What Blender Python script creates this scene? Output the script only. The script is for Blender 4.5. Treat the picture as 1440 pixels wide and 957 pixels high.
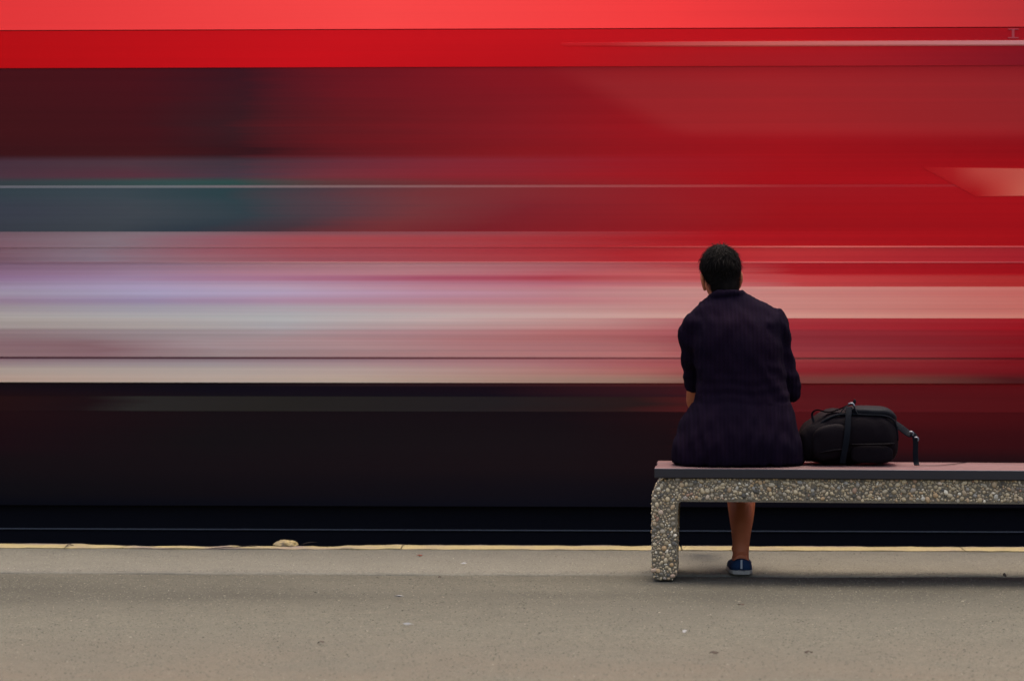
import bpy, bmesh, math, random
from mathutils import Vector, Matrix, Euler, noise

random.seed(7)
R = math.radians
for o in list(bpy.data.objects):
    bpy.data.objects.remove(o, do_unlink=True)
scn = bpy.context.scene
col = scn.collection

# ------------------------------------------------------------------ camera
CAM_H, YAW, PITCH, FPX = 1.2, 2.0, 1.333, 3670.0
cam_d = bpy.data.cameras.new('camera')
cam = bpy.data.objects.new('camera', cam_d)
col.objects.link(cam)
cam.location = (0, 0, CAM_H)
cam.rotation_euler = (R(90 - PITCH), 0, R(YAW))
cam_d.sensor_width = 36
cam_d.lens = 36 * FPX / 1440
cam_d.clip_end = 2000
cam_d.dof.use_dof = True
cam_d.dof.focus_distance = 10.5
cam_d.dof.aperture_fstop = 3.2
scn.camera = cam

# ------------------------------------------------------------------ light
SUN_EL, SUN_AZ = 78, 22             # soft sun almost overhead, a little beyond the train
w = bpy.data.worlds.new('World')
scn.world = w
w.use_nodes = True
nt = w.node_tree
bg = nt.nodes['Background']
sky = nt.nodes.new('ShaderNodeTexSky')
sky.sky_type = 'NISHITA'
sky.sun_disc = False
sky.sun_elevation = R(SUN_EL)
sky.sun_rotation = R(SUN_AZ)
sky.dust_density = 5.5
sky.ozone_density = 0.5
sky.air_density = 1.0
nt.links.new(sky.outputs[0], bg.inputs[0])
bg.inputs[1].default_value = 0.15
sun_d = bpy.data.lights.new('sun', 'SUN')
sun_d.energy = 0.9
sun_d.angle = R(28)
sun_d.color = (1.0, 0.92, 0.80)
sun = bpy.data.objects.new('sun', sun_d)
col.objects.link(sun)
sd = Vector((math.sin(R(SUN_AZ)) * math.cos(R(SUN_EL)), math.cos(R(SUN_AZ)) * math.cos(R(SUN_EL)), math.sin(R(SUN_EL))))
sun.rotation_euler = sd.to_track_quat('Z', 'Y').to_euler()
scn.view_settings.view_transform = 'Standard'
scn.view_settings.look = 'None'
scn.view_settings.gamma = 1
scn.view_settings.use_curve_mapping = False
scn.view_settings.exposure = 1.62


# ------------------------------------------------------------------ helpers
def W(px, py, Y):
    """the point of the place seen at a picture position, at distance Y along the platform normal"""
    d = Vector(((px - 720) / FPX, -(py - 478.5) / FPX, -1.0))
    d.rotate(cam.rotation_euler)
    return Vector((0, 0, CAM_H)) + d * (Y / d.y)


def lin(c):
    out = []
    for v in c[:3]:
        v = v / 255.0
        out.append(v / 12.92 if v <= 0.04045 else ((v + 0.055) / 1.055) ** 2.4)
    return out


def link(name, me, mat=None, parent=None):
    o = bpy.data.objects.new(name, me)
    col.objects.link(o)
    if mat is not None and me is not None and not me.materials:
        me.materials.append(mat)
    if parent is not None:
        o.parent = parent
    return o


def obj(name, bm, mat=None, parent=None, smooth=False):
    me = bpy.data.meshes.new(name)
    bmesh.ops.recalc_face_normals(bm, faces=bm.faces)
    bm.to_mesh(me)
    bm.free()
    if smooth:
        for p in me.polygons:
            p.use_smooth = True
    return link(name, me, mat, parent)


def tag(o, label=None, cat=None, group=None, kind=None):
    if label: o['label'] = label
    if cat: o['category'] = cat
    if group: o['group'] = group
    if kind: o['kind'] = kind
    return o


def empty(name, loc, rz=0.0):
    o = bpy.data.objects.new(name, None)
    o.empty_display_size = 0.1
    col.objects.link(o)
    o.location = loc
    o.rotation_euler = (0, 0, rz)
    return o


def add_box(bm, x0, x1, y0, y1, z0, z1):
    v = [bm.verts.new(p) for p in ((x0, y0, z0), (x1, y0, z0), (x1, y1, z0), (x0, y1, z0),
                                   (x0, y0, z1), (x1, y0, z1), (x1, y1, z1), (x0, y1, z1))]
    for f in ((0, 3, 2, 1), (4, 5, 6, 7), (0, 1, 5, 4), (1, 2, 6, 5), (2, 3, 7, 6), (3, 0, 4, 7)):
        bm.faces.new([v[i] for i in f])
    return v


def box(name, x0, x1, y0, y1, z0, z1, mat, parent=None, bev=0.0, seg=2):
    bm = bmesh.new()
    add_box(bm, x0, x1, y0, y1, z0, z1)
    if bev:
        bmesh.ops.bevel(bm, geom=bm.edges[:], offset=bev, segments=seg, affect='EDGES', profile=0.5)
    return obj(name, bm, mat, parent)


def extrude_x(bm, prof, x0, x1):
    a = [bm.verts.new((x0, y, z)) for y, z in prof]
    b = [bm.verts.new((x1, y, z)) for y, z in prof]
    n = len(prof)
    bm.faces.new(a)
    bm.faces.new(b[::-1])
    for i in range(n):
        bm.faces.new((a[i], b[i], b[(i + 1) % n], a[(i + 1) % n]))


def prism(name, prof, x0, x1, mat, parent):
    bm = bmesh.new()
    extrude_x(bm, prof, x0, x1)
    return obj(name, bm, mat, parent)


def catmull(pts, n):
    """smooth list through pts (tuples of any length)"""
    out = []
    m = len(pts)
    for i in range(m - 1):
        p0 = pts[max(i - 1, 0)]; p1 = pts[i]; p2 = pts[i + 1]; p3 = pts[min(i + 2, m - 1)]
        for k in range(n):
            t = k / n
            out.append(tuple(0.5 * ((2 * b) + (-a + c) * t + (2 * a - 5 * b + 4 * c - d) * t * t + (-a + 3 * b - 3 * c + d) * t ** 3)
                             for a, b, c, d in zip(p0, p1, p2, p3)))
    out.append(tuple(pts[-1]))
    return out


def add_rings(bm, rings, cap=True):
    vs = [[bm.verts.new(p) for p in r] for r in rings]
    n = len(vs[0])
    for a, b in zip(vs, vs[1:]):
        for i in range(n):
            bm.faces.new((a[i], a[(i + 1) % n], b[(i + 1) % n], b[i]))
    if cap:
        bm.faces.new(vs[0][::-1])
        bm.faces.new(vs[-1])


def add_tube(bm, pts, n=10, sub=4, flat=1.0, up=None):
    """pts: (x,y,z,r); flat squashes the section along its second axis"""
    P = catmull(pts, sub) if sub > 1 else pts
    rings = []
    pu = None
    for i, p in enumerate(P):
        a = Vector(P[max(i - 1, 0)][:3]); b = Vector(P[min(i + 1, len(P) - 1)][:3])
        t = (b - a)
        if t.length < 1e-9: t = Vector((0, 0, 1))
        t.normalize()
        if pu is None:
            u = Vector(up) if up else (Vector((1, 0, 0)) if abs(t.x) < 0.8 else Vector((0, 1, 0)))
        else:
            u = pu
        u = (u - t * u.dot(t)).normalized()
        pu = u
        v = t.cross(u)
        c = Vector(p[:3]); r = max(p[3], 1e-4)
        rings.append([c + u * (r * math.cos(2 * math.pi * k / n)) + v * (r * flat * math.sin(2 * math.pi * k / n)) for k in range(n)])
    add_rings(bm, rings)


def add_blob(bm, c, r, rot=None, sub=3):
    m = Matrix.Translation(c)
    if rot is not None: m = m @ rot
    m = m @ Matrix.Diagonal((r[0], r[1], r[2], 1))
    bmesh.ops.create_icosphere(bm, subdivisions=sub, radius=1, matrix=m)


def fused(bm, voxel, smooth=6, disp=None):
    """one continuous surface out of overlapping closed shapes"""
    me = bpy.data.meshes.new('tmp')
    bmesh.ops.recalc_face_normals(bm, faces=bm.faces)
    bm.to_mesh(me); bm.free()
    o = bpy.data.objects.new('tmp', me)
    col.objects.link(o)
    md = o.modifiers.new('r', 'REMESH'); md.mode = 'VOXEL'; md.voxel_size = voxel
    if smooth:
        ms = o.modifiers.new('s', 'SMOOTH'); ms.factor = 0.5; ms.iterations = smooth
    dg = bpy.context.evaluated_depsgraph_get()
    dg.update()
    out = bpy.data.meshes.new_from_object(o.evaluated_get(dg))
    bpy.data.objects.remove(o, do_unlink=True)
    bpy.data.meshes.remove(me)
    if disp:
        ns = [v.normal.copy() for v in out.vertices]
        for v, nn in zip(out.vertices, ns):
            v.co = v.co + nn * disp(v.co, nn)
    for p in out.polygons:
        p.use_smooth = True
    return out


# ------------------------------------------------------------------ materials
class N:
    """tiny node-graph helper"""
    def __init__(s, name, rough=0.6, spec=0.3):
        s.m = bpy.data.materials.new(name)
        s.m.use_nodes = True
        s.t = s.m.node_tree
        s.b = s.t.nodes['Principled BSDF']
        s.b.inputs['Roughness'].default_value = rough
        s.b.inputs['Specular IOR Level'].default_value = spec
        s.tc = s.t.nodes.new('ShaderNodeTexCoord')

    def new(s, k, **kw):
        n = s.t.nodes.new(k)
        for a, b in kw.items(): setattr(n, a, b)
        return n

    def put(s, sock, v):
        if hasattr(v, 'is_output') or isinstance(v, bpy.types.NodeSocket): s.t.links.new(v, sock)
        elif v is not None: sock.default_value = v

    def xyz(s):
        n = s.new('ShaderNodeSeparateXYZ'); s.t.links.new(s.tc.outputs['Object'], n.inputs[0]); return n.outputs

    def noise(s, scale, detail=3, rough=0.5, stretch=(1, 1, 1), seed=0.0):
        mp = s.new('ShaderNodeMapping'); s.t.links.new(s.tc.outputs['Object'], mp.inputs[0])
        mp.inputs['Scale'].default_value = stretch
        mp.inputs['Location'].default_value = (seed, seed * 1.7, seed * 0.6)
        n = s.new('ShaderNodeTexNoise'); s.t.links.new(mp.outputs[0], n.inputs['Vector'])
        n.inputs['Scale'].default_value = scale; n.inputs['Detail'].default_value = detail; n.inputs['Roughness'].default_value = rough
        return n.outputs[0]

    def voro(s, scale, stretch=(1, 1, 1), out='Distance'):
        mp = s.new('ShaderNodeMapping'); s.t.links.new(s.tc.outputs['Object'], mp.inputs[0])
        mp.inputs['Scale'].default_value = stretch
        n = s.new('ShaderNodeTexVoronoi'); s.t.links.new(mp.outputs[0], n.inputs['Vector'])
        n.inputs['Scale'].default_value = scale
        return n.outputs[out]

    def rng(s, v, a, b, c=0.0, d=1.0, smooth=False):
        n = s.new('ShaderNodeMapRange'); n.clamp = True
        if smooth: n.interpolation_type = 'SMOOTHSTEP'
        s.put(n.inputs[0], v)
        for i, q in enumerate((a, b, c, d)): n.inputs[i + 1].default_value = q
        return n.outputs[0]

    def math(s, op, a, b=None):
        n = s.new('ShaderNodeMath', operation=op)
        s.put(n.inputs[0], a); s.put(n.inputs[1], b)
        return n.outputs[0]

    def mix(s, f, a, b, mode='MIX'):
        n = s.new('ShaderNodeMix', data_type='RGBA', blend_type=mode)
        s.put(n.inputs[0], f)
        for k, v in ((6, a), (7, b)):
            if isinstance(v, (tuple, list)): v = (v[0], v[1], v[2], 1)
            s.put(n.inputs[k], v)
        return n.outputs[2]

    def ramp(s, f, stops):
        n = s.new('ShaderNodeValToRGB')
        e = n.color_ramp.elements
        while len(e) > 1: e.remove(e[-1])
        for i, (p, c) in enumerate(stops):
            el = e[0] if i == 0 else e.new(p)
            el.position = p; el.color = (c[0], c[1], c[2], 1)
        s.put(n.inputs[0], f)
        return n.outputs[0]

    def color(s, c):
        if isinstance(c, (tuple, list)): c = (c[0], c[1], c[2], 1)
        s.put(s.b.inputs['Base Color'], c); return s

    def bump(s, h, strength, dist):
        n = s.new('ShaderNodeBump'); n.inputs['Strength'].default_value = strength; n.inputs['Distance'].default_value = dist
        s.put(n.inputs['Height'], h); s.put(s.b.inputs['Normal'], n.outputs[0]); return s


def simple(name, c, rough=0.6, spec=0.3, metal=0.0, var=0.15, scale=30.0, bump=0.0):
    n = N(name, rough, spec)
    k = n.noise(scale, 4)
    n.color(n.mix(k, tuple(v * (1 - var) for v in c), tuple(v * (1 + var) for v in c)))
    n.b.inputs['Metallic'].default_value = metal
    if bump: n.bump(k, 0.6, bump)
    return n.m


# ------------------------------------------------------------------ the setting: ground, track bed, platform
EDGE_Y = 11.80          # platform edge
KERB_Y = 11.56          # back of the coping stones
SEAM_Y = 10.66          # seam between the old asphalt and the edge strip
TRAIN_Y = 12.15         # side of the train
RAIL_Z = -0.25
BED_Z = -0.42

g = N('gravel_ground', 0.9, 0.1)
gk = g.noise(14, 6, 0.7)
g.color(g.mix(gk, (0.05, 0.045, 0.04), (0.16, 0.145, 0.125))).bump(gk, 0.8, 0.03)
bm = bmesh.new()
q = [bm.verts.new(p) for p in ((-600, -600, -0.60), (600, -600, -0.60), (600, 600, -0.60), (-600, 600, -0.60))]
bm.faces.new(q)
tag(obj('ground', bm, g.m), kind='structure')

g = N('ballast', 0.95, 0.05)
gk = g.voro(22)
g.color(g.mix(gk, (0.09, 0.08, 0.07), (0.03, 0.027, 0.025))).bump(gk, 1.0, 0.03)
box('track_bed', -60, 60, EDGE_Y + 0.02, EDGE_Y + 4.3, -0.60, BED_Z, g.m)['kind'] = 'structure'


def asphalt(name, base, dark_band):
    a = N(name, 0.88, 0.12)
    X, Y, Z = a.xyz()
    grain = a.noise(70, 8, 0.8)
    grain2 = a.noise(60, 3, 0.6, seed=3)
    big = a.noise(1.1, 4, 0.55, (0.55, 1.3, 1), seed=5)
    c = a.mix(a.rng(grain, 0.36, 0.64), tuple(v * 0.62 for v in base), tuple(v * 1.34 for v in base))
    c = a.mix(a.rng(grain2, 0.35, 0.7, 0, 0.35), c, tuple(v * 0.8 for v in base))
    c = a.mix(a.rng(big, 0.35, 0.68, 0.0, 0.42, True), c, tuple(b * k for b, k in zip(base, (0.80, 0.80, 0.83))), 'MIX')
    mot = a.noise(7, 5, 0.7, seed=14)
    c = a.mix(a.rng(mot, 0.40, 0.62, 0.0, 0.30, True), c, tuple(v * 0.70 for v in base))
    sp_ = a.math('MULTIPLY', a.rng(a.voro(3.1), 0.09, 0.05), a.rng(a.noise(1.7, 2, seed=40), 0.45, 0.55))
    c = a.mix(a.math('MULTIPLY', sp_, 0.35), c, tuple(v * 0.45 for v in base))
    # pale stone chips
    ch = a.voro(20, (0.55, 1.0, 1))
    chips = a.math('MULTIPLY', a.rng(ch, 0.13, 0.06), a.rng(a.noise(9, 2, seed=9), 0.55, 0.68))
    c = a.mix(a.math('MULTIPLY', chips, 0.6), c, tuple(min(v * 1.9, 0.8) for v in base))
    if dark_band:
        # dark lane along the seam: trodden grime plus the bench's soft shadow, painted in
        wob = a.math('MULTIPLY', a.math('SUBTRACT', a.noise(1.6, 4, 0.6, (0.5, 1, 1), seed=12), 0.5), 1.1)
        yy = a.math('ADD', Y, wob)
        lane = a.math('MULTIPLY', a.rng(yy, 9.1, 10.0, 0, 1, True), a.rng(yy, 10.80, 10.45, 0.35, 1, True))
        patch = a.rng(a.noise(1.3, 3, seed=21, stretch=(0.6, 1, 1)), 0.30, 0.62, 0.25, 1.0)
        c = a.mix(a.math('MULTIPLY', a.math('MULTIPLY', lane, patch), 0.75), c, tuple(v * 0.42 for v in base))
        warm = a.math('MULTIPLY', a.rng(Y, 8.9, 7.6, 0, 1), a.rng(a.noise(2.2, 3, seed=31), 0.3, 0.7, 0.3, 1))
        c = a.mix(a.math('MULTIPLY', warm, 0.55), c, (base[0] * 1.28, base[1] * 1.02, base[2] * 0.92))
    a.color(c)
    a.bump(grain, 0.7, 0.004)
    return a.m


ASPH = (0.077, 0.0695, 0.050)
STRIP = (0.108, 0.098, 0.075)
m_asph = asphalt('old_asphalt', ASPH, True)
m_strip = asphalt('edge_asphalt', STRIP, False)
m_face = simple('platform_concrete', (0.20, 0.185, 0.165), 0.9, 0.1, var=0.4, scale=8, bump=0.01)


def sheet(name, x0, x1, y0, y1, nx, ny, fz, mat, zb):
    """a slab with a gently uneven top"""
    bm = bmesh.new()
    vs = [[bm.verts.new((x0 + (x1 - x0) * i / nx, y0 + (y1 - y0) * j / ny, 0)) for i in range(nx + 1)] for j in range(ny + 1)]
    for r in vs:
        for v in r: v.co.z = fz(v.co.x, v.co.y)
    for j in range(ny):
        for i in range(nx):
            bm.faces.new((vs[j][i], vs[j][i + 1], vs[j + 1][i + 1], vs[j + 1][i]))
    ext = bmesh.ops.extrude_edge_only(bm, edges=[e for e in bm.edges if e.is_boundary])
    for v in ext['geom']:
        if isinstance(v, bmesh.types.BMVert): v.co.z = zb
    o = obj(name, bm, mat, None, True)
    o['kind'] = 'structure'
    return o


def uneven(x, y):
    return 0.006 * noise.noise((x * 0.8, y * 1.1, 1.0)) + 0.0025 * noise.noise((x * 5, y * 5, 2.0)) - 0.004


def near_seam(x, y):
    z = uneven(x, y)
    if y > SEAM_Y - 0.05: z -= 0.006
    return z


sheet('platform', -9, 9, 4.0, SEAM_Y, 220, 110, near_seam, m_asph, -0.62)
sheet('platform_edge_strip', -9, 9, SEAM_Y + 0.003, KERB_Y, 260, 24,
      lambda x, y: uneven(x, y) + 0.004 - (0.010 * max(0, (SEAM_Y + 0.05 - y) / 0.05)) + 0.004 * noise.noise((x * 3, 0, 4)) * (1 if y < SEAM_Y + 0.06 else 0), m_strip, -0.62)
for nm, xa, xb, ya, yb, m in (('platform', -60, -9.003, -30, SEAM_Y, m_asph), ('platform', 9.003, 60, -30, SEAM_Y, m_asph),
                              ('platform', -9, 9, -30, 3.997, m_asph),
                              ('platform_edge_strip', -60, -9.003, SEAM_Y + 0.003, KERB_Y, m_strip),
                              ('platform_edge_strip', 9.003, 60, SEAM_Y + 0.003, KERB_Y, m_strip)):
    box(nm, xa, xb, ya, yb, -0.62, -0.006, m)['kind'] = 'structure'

# loose grit and stone chips standing proud of the asphalt
def grit(name, x0, x1, y0, y1, cnt, zf, base, size):
    vs, fs = [], []
    for _ in range(cnt):
        x, y = random.uniform(x0, x1), random.uniform(y0, y1)
        r_ = random.uniform(*size) * (1.0 if random.random() < 0.985 else 1.5)
        h_ = r_ * random.uniform(0.35, 0.75)
        z_ = zf(x, y) - 0.0006
        a0 = random.uniform(0, 6.28); k0 = len(vs)
        m_ = 5
        for q_ in range(m_):
            t_ = a0 + 6.283 * q_ / m_ + random.uniform(-0.3, 0.3)
            vs.append((x + r_ * math.cos(t_), y + r_ * math.sin(t_), z_))
        for q_ in range(3):
            t_ = a0 + 6.283 * q_ / 3
            vs.append((x + r_ * 0.5 * math.cos(t_), y + r_ * 0.5 * math.sin(t_), z_ + h_ * random.uniform(0.7, 1.0)))
        t0, t1, t2 = k0 + 5, k0 + 6, k0 + 7
        fs += [(t0, t1, t2), (k0, k0 + 1, t0), (k0 + 1, t1, t0), (k0 + 1, k0 + 2, t1), (k0 + 2, k0 + 3, t1), (k0 + 3, t2, t1), (k0 + 3, k0 + 4, t2), (k0 + 4, t0, t2), (k0 + 4, k0, t0)]
    me_ = bpy.data.meshes.new(name)
    me_.from_pydata(vs, [], fs)
    k = N(name + '_stone', 0.85, 0.15)
    ge_ = k.new('ShaderNodeNewGeometry')
    b_ = base
    st = [(0.0, 0.50), (0.25, 0.72), (0.5, 1.0), (0.8, 1.35), (0.95, 1.6), (0.99, 2.0), (1.0, 2.6)]
    k.color(k.ramp(ge_.outputs['Random Per Island'], [(p_, [v * q_ for v in b_]) for p_, q_ in st]))
    return link(name, me_, k.m)


platform_o = bpy.data.objects['platform']; strip_o = bpy.data.objects['platform_edge_strip']
gt = grit('stone_grit', -3.6, 3.2, 7.0, SEAM_Y - 0.01, 90000, near_seam, ASPH, (0.0020, 0.0042)); gt.parent = platform_o; gt['kind'] = 'stuff'
gt = grit('stone_grit', -3.4, 3.0, SEAM_Y + 0.03, KERB_Y - 0.01, 30000, lambda x, y: uneven(x, y) + 0.004, STRIP, (0.0016, 0.0032)); gt.parent = strip_o; gt['kind'] = 'stuff'

# coping stones along the platform edge, yellow line worn, broken on the left
def coping_mat():
    k = N('yellow_worn_coping', 0.85, 0.15)
    X, Y, Z = k.xyz()
    base = (0.20, 0.150, 0.115)
    n1 = k.noise(7, 5, 0.65, (0.7, 1.6, 1))
    n2 = k.noise(90, 4, 0.7, seed=2)
    conc = k.mix(n2, tuple(v * 0.6 for v in base), tuple(v * 1.3 for v in base))
    yel = k.mix(k.rng(n2, 0.3, 0.7), (0.235, 0.180, 0.080), (0.355, 0.278, 0.128))
    keep = k.math('MULTIPLY', k.rng(n1, 0.30, 0.52, 0.25, 1.0), k.rng(k.math('ADD', Y, k.math('MULTIPLY', n1, 0.05)), EDGE_Y - 0.01, EDGE_Y - 0.05))
    broken = k.math('MULTIPLY', k.rng(X, -2.25, -2.05), k.rng(X, -1.0, -1.35))
    keep = k.math('MULTIPLY', keep, k.math('SUBTRACT', 1.0, k.math('MULTIPLY', broken, k.rng(k.noise(4, 3, seed=8), 0.40, 0.55))))
    k.color(k.mix(keep, conc, yel)).bump(n2, 0.6, 0.004)
    return k.m


m_cop = coping_mat()
kerb = empty('platform_kerb', (0, 0, 0))
tag(kerb, kind='structure')
ln = 1.25
for i in range(-12, 12):
    x0 = i * ln + 0.35
    bm = bmesh.new()
    nx, ny = 40, 8
    top = []
    for j in range(ny + 1):
        row = []
        for k in range(nx + 1):
            x = x0 + 0.003 + (ln - 0.006) * k / nx
            f = j / ny
            rough = 0.010 * noise.noise((x * 9, 1.3, 0)) + 0.005 * noise.noise((x * 40, 3.1, 0))
            br = 0.0
            if -2.35 < x < -0.95:
                t = (x + 2.35) / 1.4
                br = math.sin(math.pi * t) ** 0.6 * (0.04 + 0.055 * max(0, noise.noise((x * 2.3 + 4.2, 0.2, 7))) + 0.02 * noise.noise((x * 14, 5, 2)))
            yend = EDGE_Y - 0.004 + rough - br
            y = KERB_Y + 0.003 + (yend - KERB_Y - 0.003) * f
            z = 0.004 + 0.003 * noise.noise((x * 12, y * 12, 9)) - (0.006 + br * 0.25) * max(0, f - 0.7) / 0.3 - br * 0.15 * f
            if -2.6 < x < -0.9: z += 0.006 * noise.noise((x * 6, y * 9, 3))
            row.append(bm.verts.new((x, y, z)))
        top.append(row)
    for j in range(ny):
        for k in range(nx):
            bm.faces.new((top[j][k], top[j][k + 1], top[j + 1][k + 1], top[j + 1][k]))
    ext = bmesh.ops.extrude_edge_only(bm, edges=[e for e in bm.edges if e.is_boundary])
    for v in ext['geom']:
        if isinstance(v, bmesh.types.BMVert): v.co.z = -0.16
    obj('kerb_stone', bm, m_cop, kerb, False)
box('platform_wall', -60, 60, KERB_Y + 0.003, EDGE_Y - 0.03, -0.62, -0.163, m_face)['kind'] = 'structure'

# rails under the train
m_rail = simple('rail_steel', (0.10, 0.075, 0.06), 0.5, 0.4, 0.6, 0.3)
rail_prof = [(-0.07, 0), (0.07, 0), (0.07, 0.012), (0.012, 0.03), (0.012, 0.12), (0.035, 0.132), (0.035, 0.168), (0.028, 0.172), (-0.028, 0.172), (-0.035, 0.168), (-0.035, 0.132), (-0.012, 0.12), (-0.012, 0.03), (-0.07, 0.012)]
NEAR_R, FAR_R = TRAIN_Y + 0.68, TRAIN_Y + 2.18
for yy, lb in ((NEAR_R, 'brown steel rail under the train, the one nearer the platform'), (FAR_R, 'brown steel rail under the train, the one farther from the platform')):
    bm = bmesh.new()
    extrude_x(bm, [(y + yy, z + RAIL_Z - 0.172) for y, z in rail_prof], -60, 60)
    tag(obj('rail', bm, m_rail), lb, 'rail', 'rails of the track')

# ------------------------------------------------------------------ the train
TS = FPX / (TRAIN_Y * math.cos(R(YAW)))          # picture scale at its side, px per metre
KV = (0.665, 0.735, 0.90)                           # brightness of a white vertical side in this light


def tx(px): return W(px, 478.5, TRAIN_Y).x
def tz(py): return W(700, py, TRAIN_Y).z


def livery(name, rows, streak=0.12, rough=0.5, spec=0.04, fine=70.0, gain=1.0, wedge=False):
    """rows: (height px, [(x px, rgb)...]) - painted bands that fade along the train"""
    k = N(name, rough, spec)
    X, Y, Z = k.xyz()
    xa, xb = tx(-60), tx(1500)
    f = k.rng(X, xa, xb)
    if streak:                                    # the fades run out unevenly, band by band
        wn = k.math('ADD', k.math('MULTIPLY', k.noise(1.0, 4, 0.65, (0.22, 0.0, fine * 0.45), seed=7.3), 0.6), k.math('MULTIPLY', k.noise(1.0, 3, 0.5, (0.9, 0.0, 7.0), seed=2.9), 0.4))
        f = k.math('ADD', f, k.math('MULTIPLY', k.math('SUBTRACT', wn, 0.5), 1.5 * min(streak, 0.14) + 0.06))
    out = None
    for i, (py, stops) in enumerate(rows):
        st = [((p + 60) / 1560.0, [v / q_ * gain for v, q_ in zip(lin(c), KV)]) for p, c in stops]
        r = k.ramp(f, st)
        if out is None:
            out = r
        else:
            out = k.mix(k.rng(Z, tz(rows[i - 1][0]), tz(py), 0, 1, True), out, r)
    if streak:
        s1 = k.noise(1.0, 3, 0.6, (0.10, 0.0, fine), seed=len(rows) * 3.1)
        s2 = k.noise(1.0, 2, 0.5, (0.35, 0.0, fine * 0.3), seed=1.7)
        s = k.math('ADD', k.math('MULTIPLY', s1, 0.65), k.math('MULTIPLY', s2, 0.35))
        d = k.rng(s, 0.3, 0.7, 1 - streak, 1 + streak)
        g_ = k.new('ShaderNodeCombineColor')
        for q_ in range(3): k.t.links.new(d, g_.inputs[q_])
        out = k.mix(1.0, out, g_.outputs[0], 'MULTIPLY')
    if wedge:                                     # airbrushed paler field with a slanting front end
        diag = k.math('SUBTRACT', X, k.math('MULTIPLY', k.math('SUBTRACT', tz(95), Z), (tx(940) - tx(770)) / (tz(95) - tz(190))))
        m_ = k.math('MULTIPLY', k.rng(diag, tx(745), tx(825), 0, 1, True), k.rng(Z, tz(200), tz(178), 0, 1, True))
        m_ = k.math('MULTIPLY', m_, k.rng(Z, tz(94), tz(122), 0.35, 1.0, True))
        out = k.mix(k.math('MULTIPLY', m_, 0.20), out, [v / q_ for v, q_ in zip(lin((178, 66, 66)), KV)])
    k.color(out)
    return k.m


train = empty('train', (0, TRAIN_Y, RAIL_Z))
tag(train, 'long red passenger train with pale streaked waist band and dark underframe', 'train')
INV = Matrix.Translation((0, -TRAIN_Y, -RAIL_Z))


def tp(name, ya, yb, pa, pb, mat, xa=-16.0, xb=11.0, parent=None, prof=None):
    """panel of the side between picture heights pa (top) and pb (bottom); ya, yb are depths behind the side plane"""
    z1, z0 = (tz(pa), tz(pb))
    P = prof or [(TRAIN_Y + ya, z0), (TRAIN_Y + yb, z0), (TRAIN_Y + yb, z1), (TRAIN_Y + ya, z1)]
    o = prism(name, P, xa, xb, mat, None)
    root = parent or train
    o.parent = root
    o.matrix_parent_inverse = INV.copy()
    return o


m_core = simple('train_shell', (0.12, 0.01, 0.012), 0.6, 0.1)
zc = tz(41)
core = [(0.03, tz(538) + 0.004), (2.83, tz(538) + 0.004), (2.83, zc), (2.60, zc + 0.42), (2.1, zc + 0.72), (1.43, zc + 0.80), (0.76, zc + 0.72), (0.33, zc + 0.43), (0.17, zc + 0.27), (0.11, zc + 0.17), (0.03, zc + 0.02)]
tp('body', 0, 0, 41, 538, m_core, prof=[(TRAIN_Y + a, b) for a, b in core])
# roof cove: leans in, so it catches the sky
m_cove = livery('roof_paint', [(41, [(0, (205, 38, 40)), (550, (226, 56, 56)), (950, (220, 42, 44)), (1200, (195, 30, 34)), (1440, (165, 24, 28))])], 0.03, 0.45, 0.1, gain=0.60)
tp('roof_cove', 0, 0, 0, 41, m_cove, prof=[(TRAIN_Y + 0.0, zc + 0.002), (TRAIN_Y + 0.026, zc + 0.002), (TRAIN_Y + 0.305, zc + 0.44), (TRAIN_Y + 0.28, zc + 0.455), (TRAIN_Y + 0.135, zc + 0.28), (TRAIN_Y + 0.075, zc + 0.18)])
m_corn = livery('cornice_paint', [(41, [(0, (182, 11, 17)), (500, (200, 16, 25)), (800, (192, 18, 26)), (1100, (185, 17, 25)), (1440, (150, 16, 26))]),
                                  (90, [(0, (180, 10, 16)), (450, (200, 15, 24)), (760, (186, 16, 24)), (1000, (168, 24, 30)), (1200, (160, 26, 34)), (1440, (125, 20, 32))])], 0.03)
tp('cornice_panel', 0.001, 0.028, 41.5, 94, m_corn)

# ribbon glazing, upper and lower lights, panes butted end to end
up_rows = [(96, [(0, (68, 16, 22)), (180, (72, 16, 24)), (330, (58, 20, 30)), (480, (104, 20, 30)), (700, (132, 20, 30)), (900, (142, 20, 28)), (1100, (152, 20, 28)), (1440, (132, 20, 28))]),
           (185, [(0, (64, 18, 22)), (200, (66, 18, 24)), (330, (56, 26, 32)), (480, (100, 24, 30)), (700, (130, 24, 32)), (900, (150, 20, 28)), (1100, (158, 20, 28)), (1440, (142, 20, 27))]),
           (215, [(0, (58, 18, 22)), (200, (64, 20, 24)), (350, (52, 20, 26)), (480, (98, 24, 30)), (700, (132, 24, 30)), (900, (150, 20, 28)), (1100, (158, 16, 24)), (1440, (142, 12, 20))]),
           (228, [(0, (70, 48, 60)), (200, (78, 54, 64)), (350, (66, 52, 62)), (480, (104, 46, 58)), (650, (130, 40, 52)), (900, (152, 26, 36)), (1100, (160, 17, 25)), (1440, (150, 12, 20))]),
           (246, [(0, (72, 50, 62)), (200, (86, 48, 60)), (350, (70, 54, 66)), (480, (112, 48, 58)), (650, (136, 38, 48)), (900, (156, 26, 34)), (1100, (162, 16, 24)), (1440, (160, 14, 22))]),
           (256, [(0, (54, 60, 66)), (250, (52, 76, 76)), (350, (46, 74, 72)), (480, (96, 56, 58)), (650, (122, 40, 46)), (900, (150, 28, 34)), (1100, (160, 16, 24)), (1440, (165, 16, 24))])]
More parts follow.
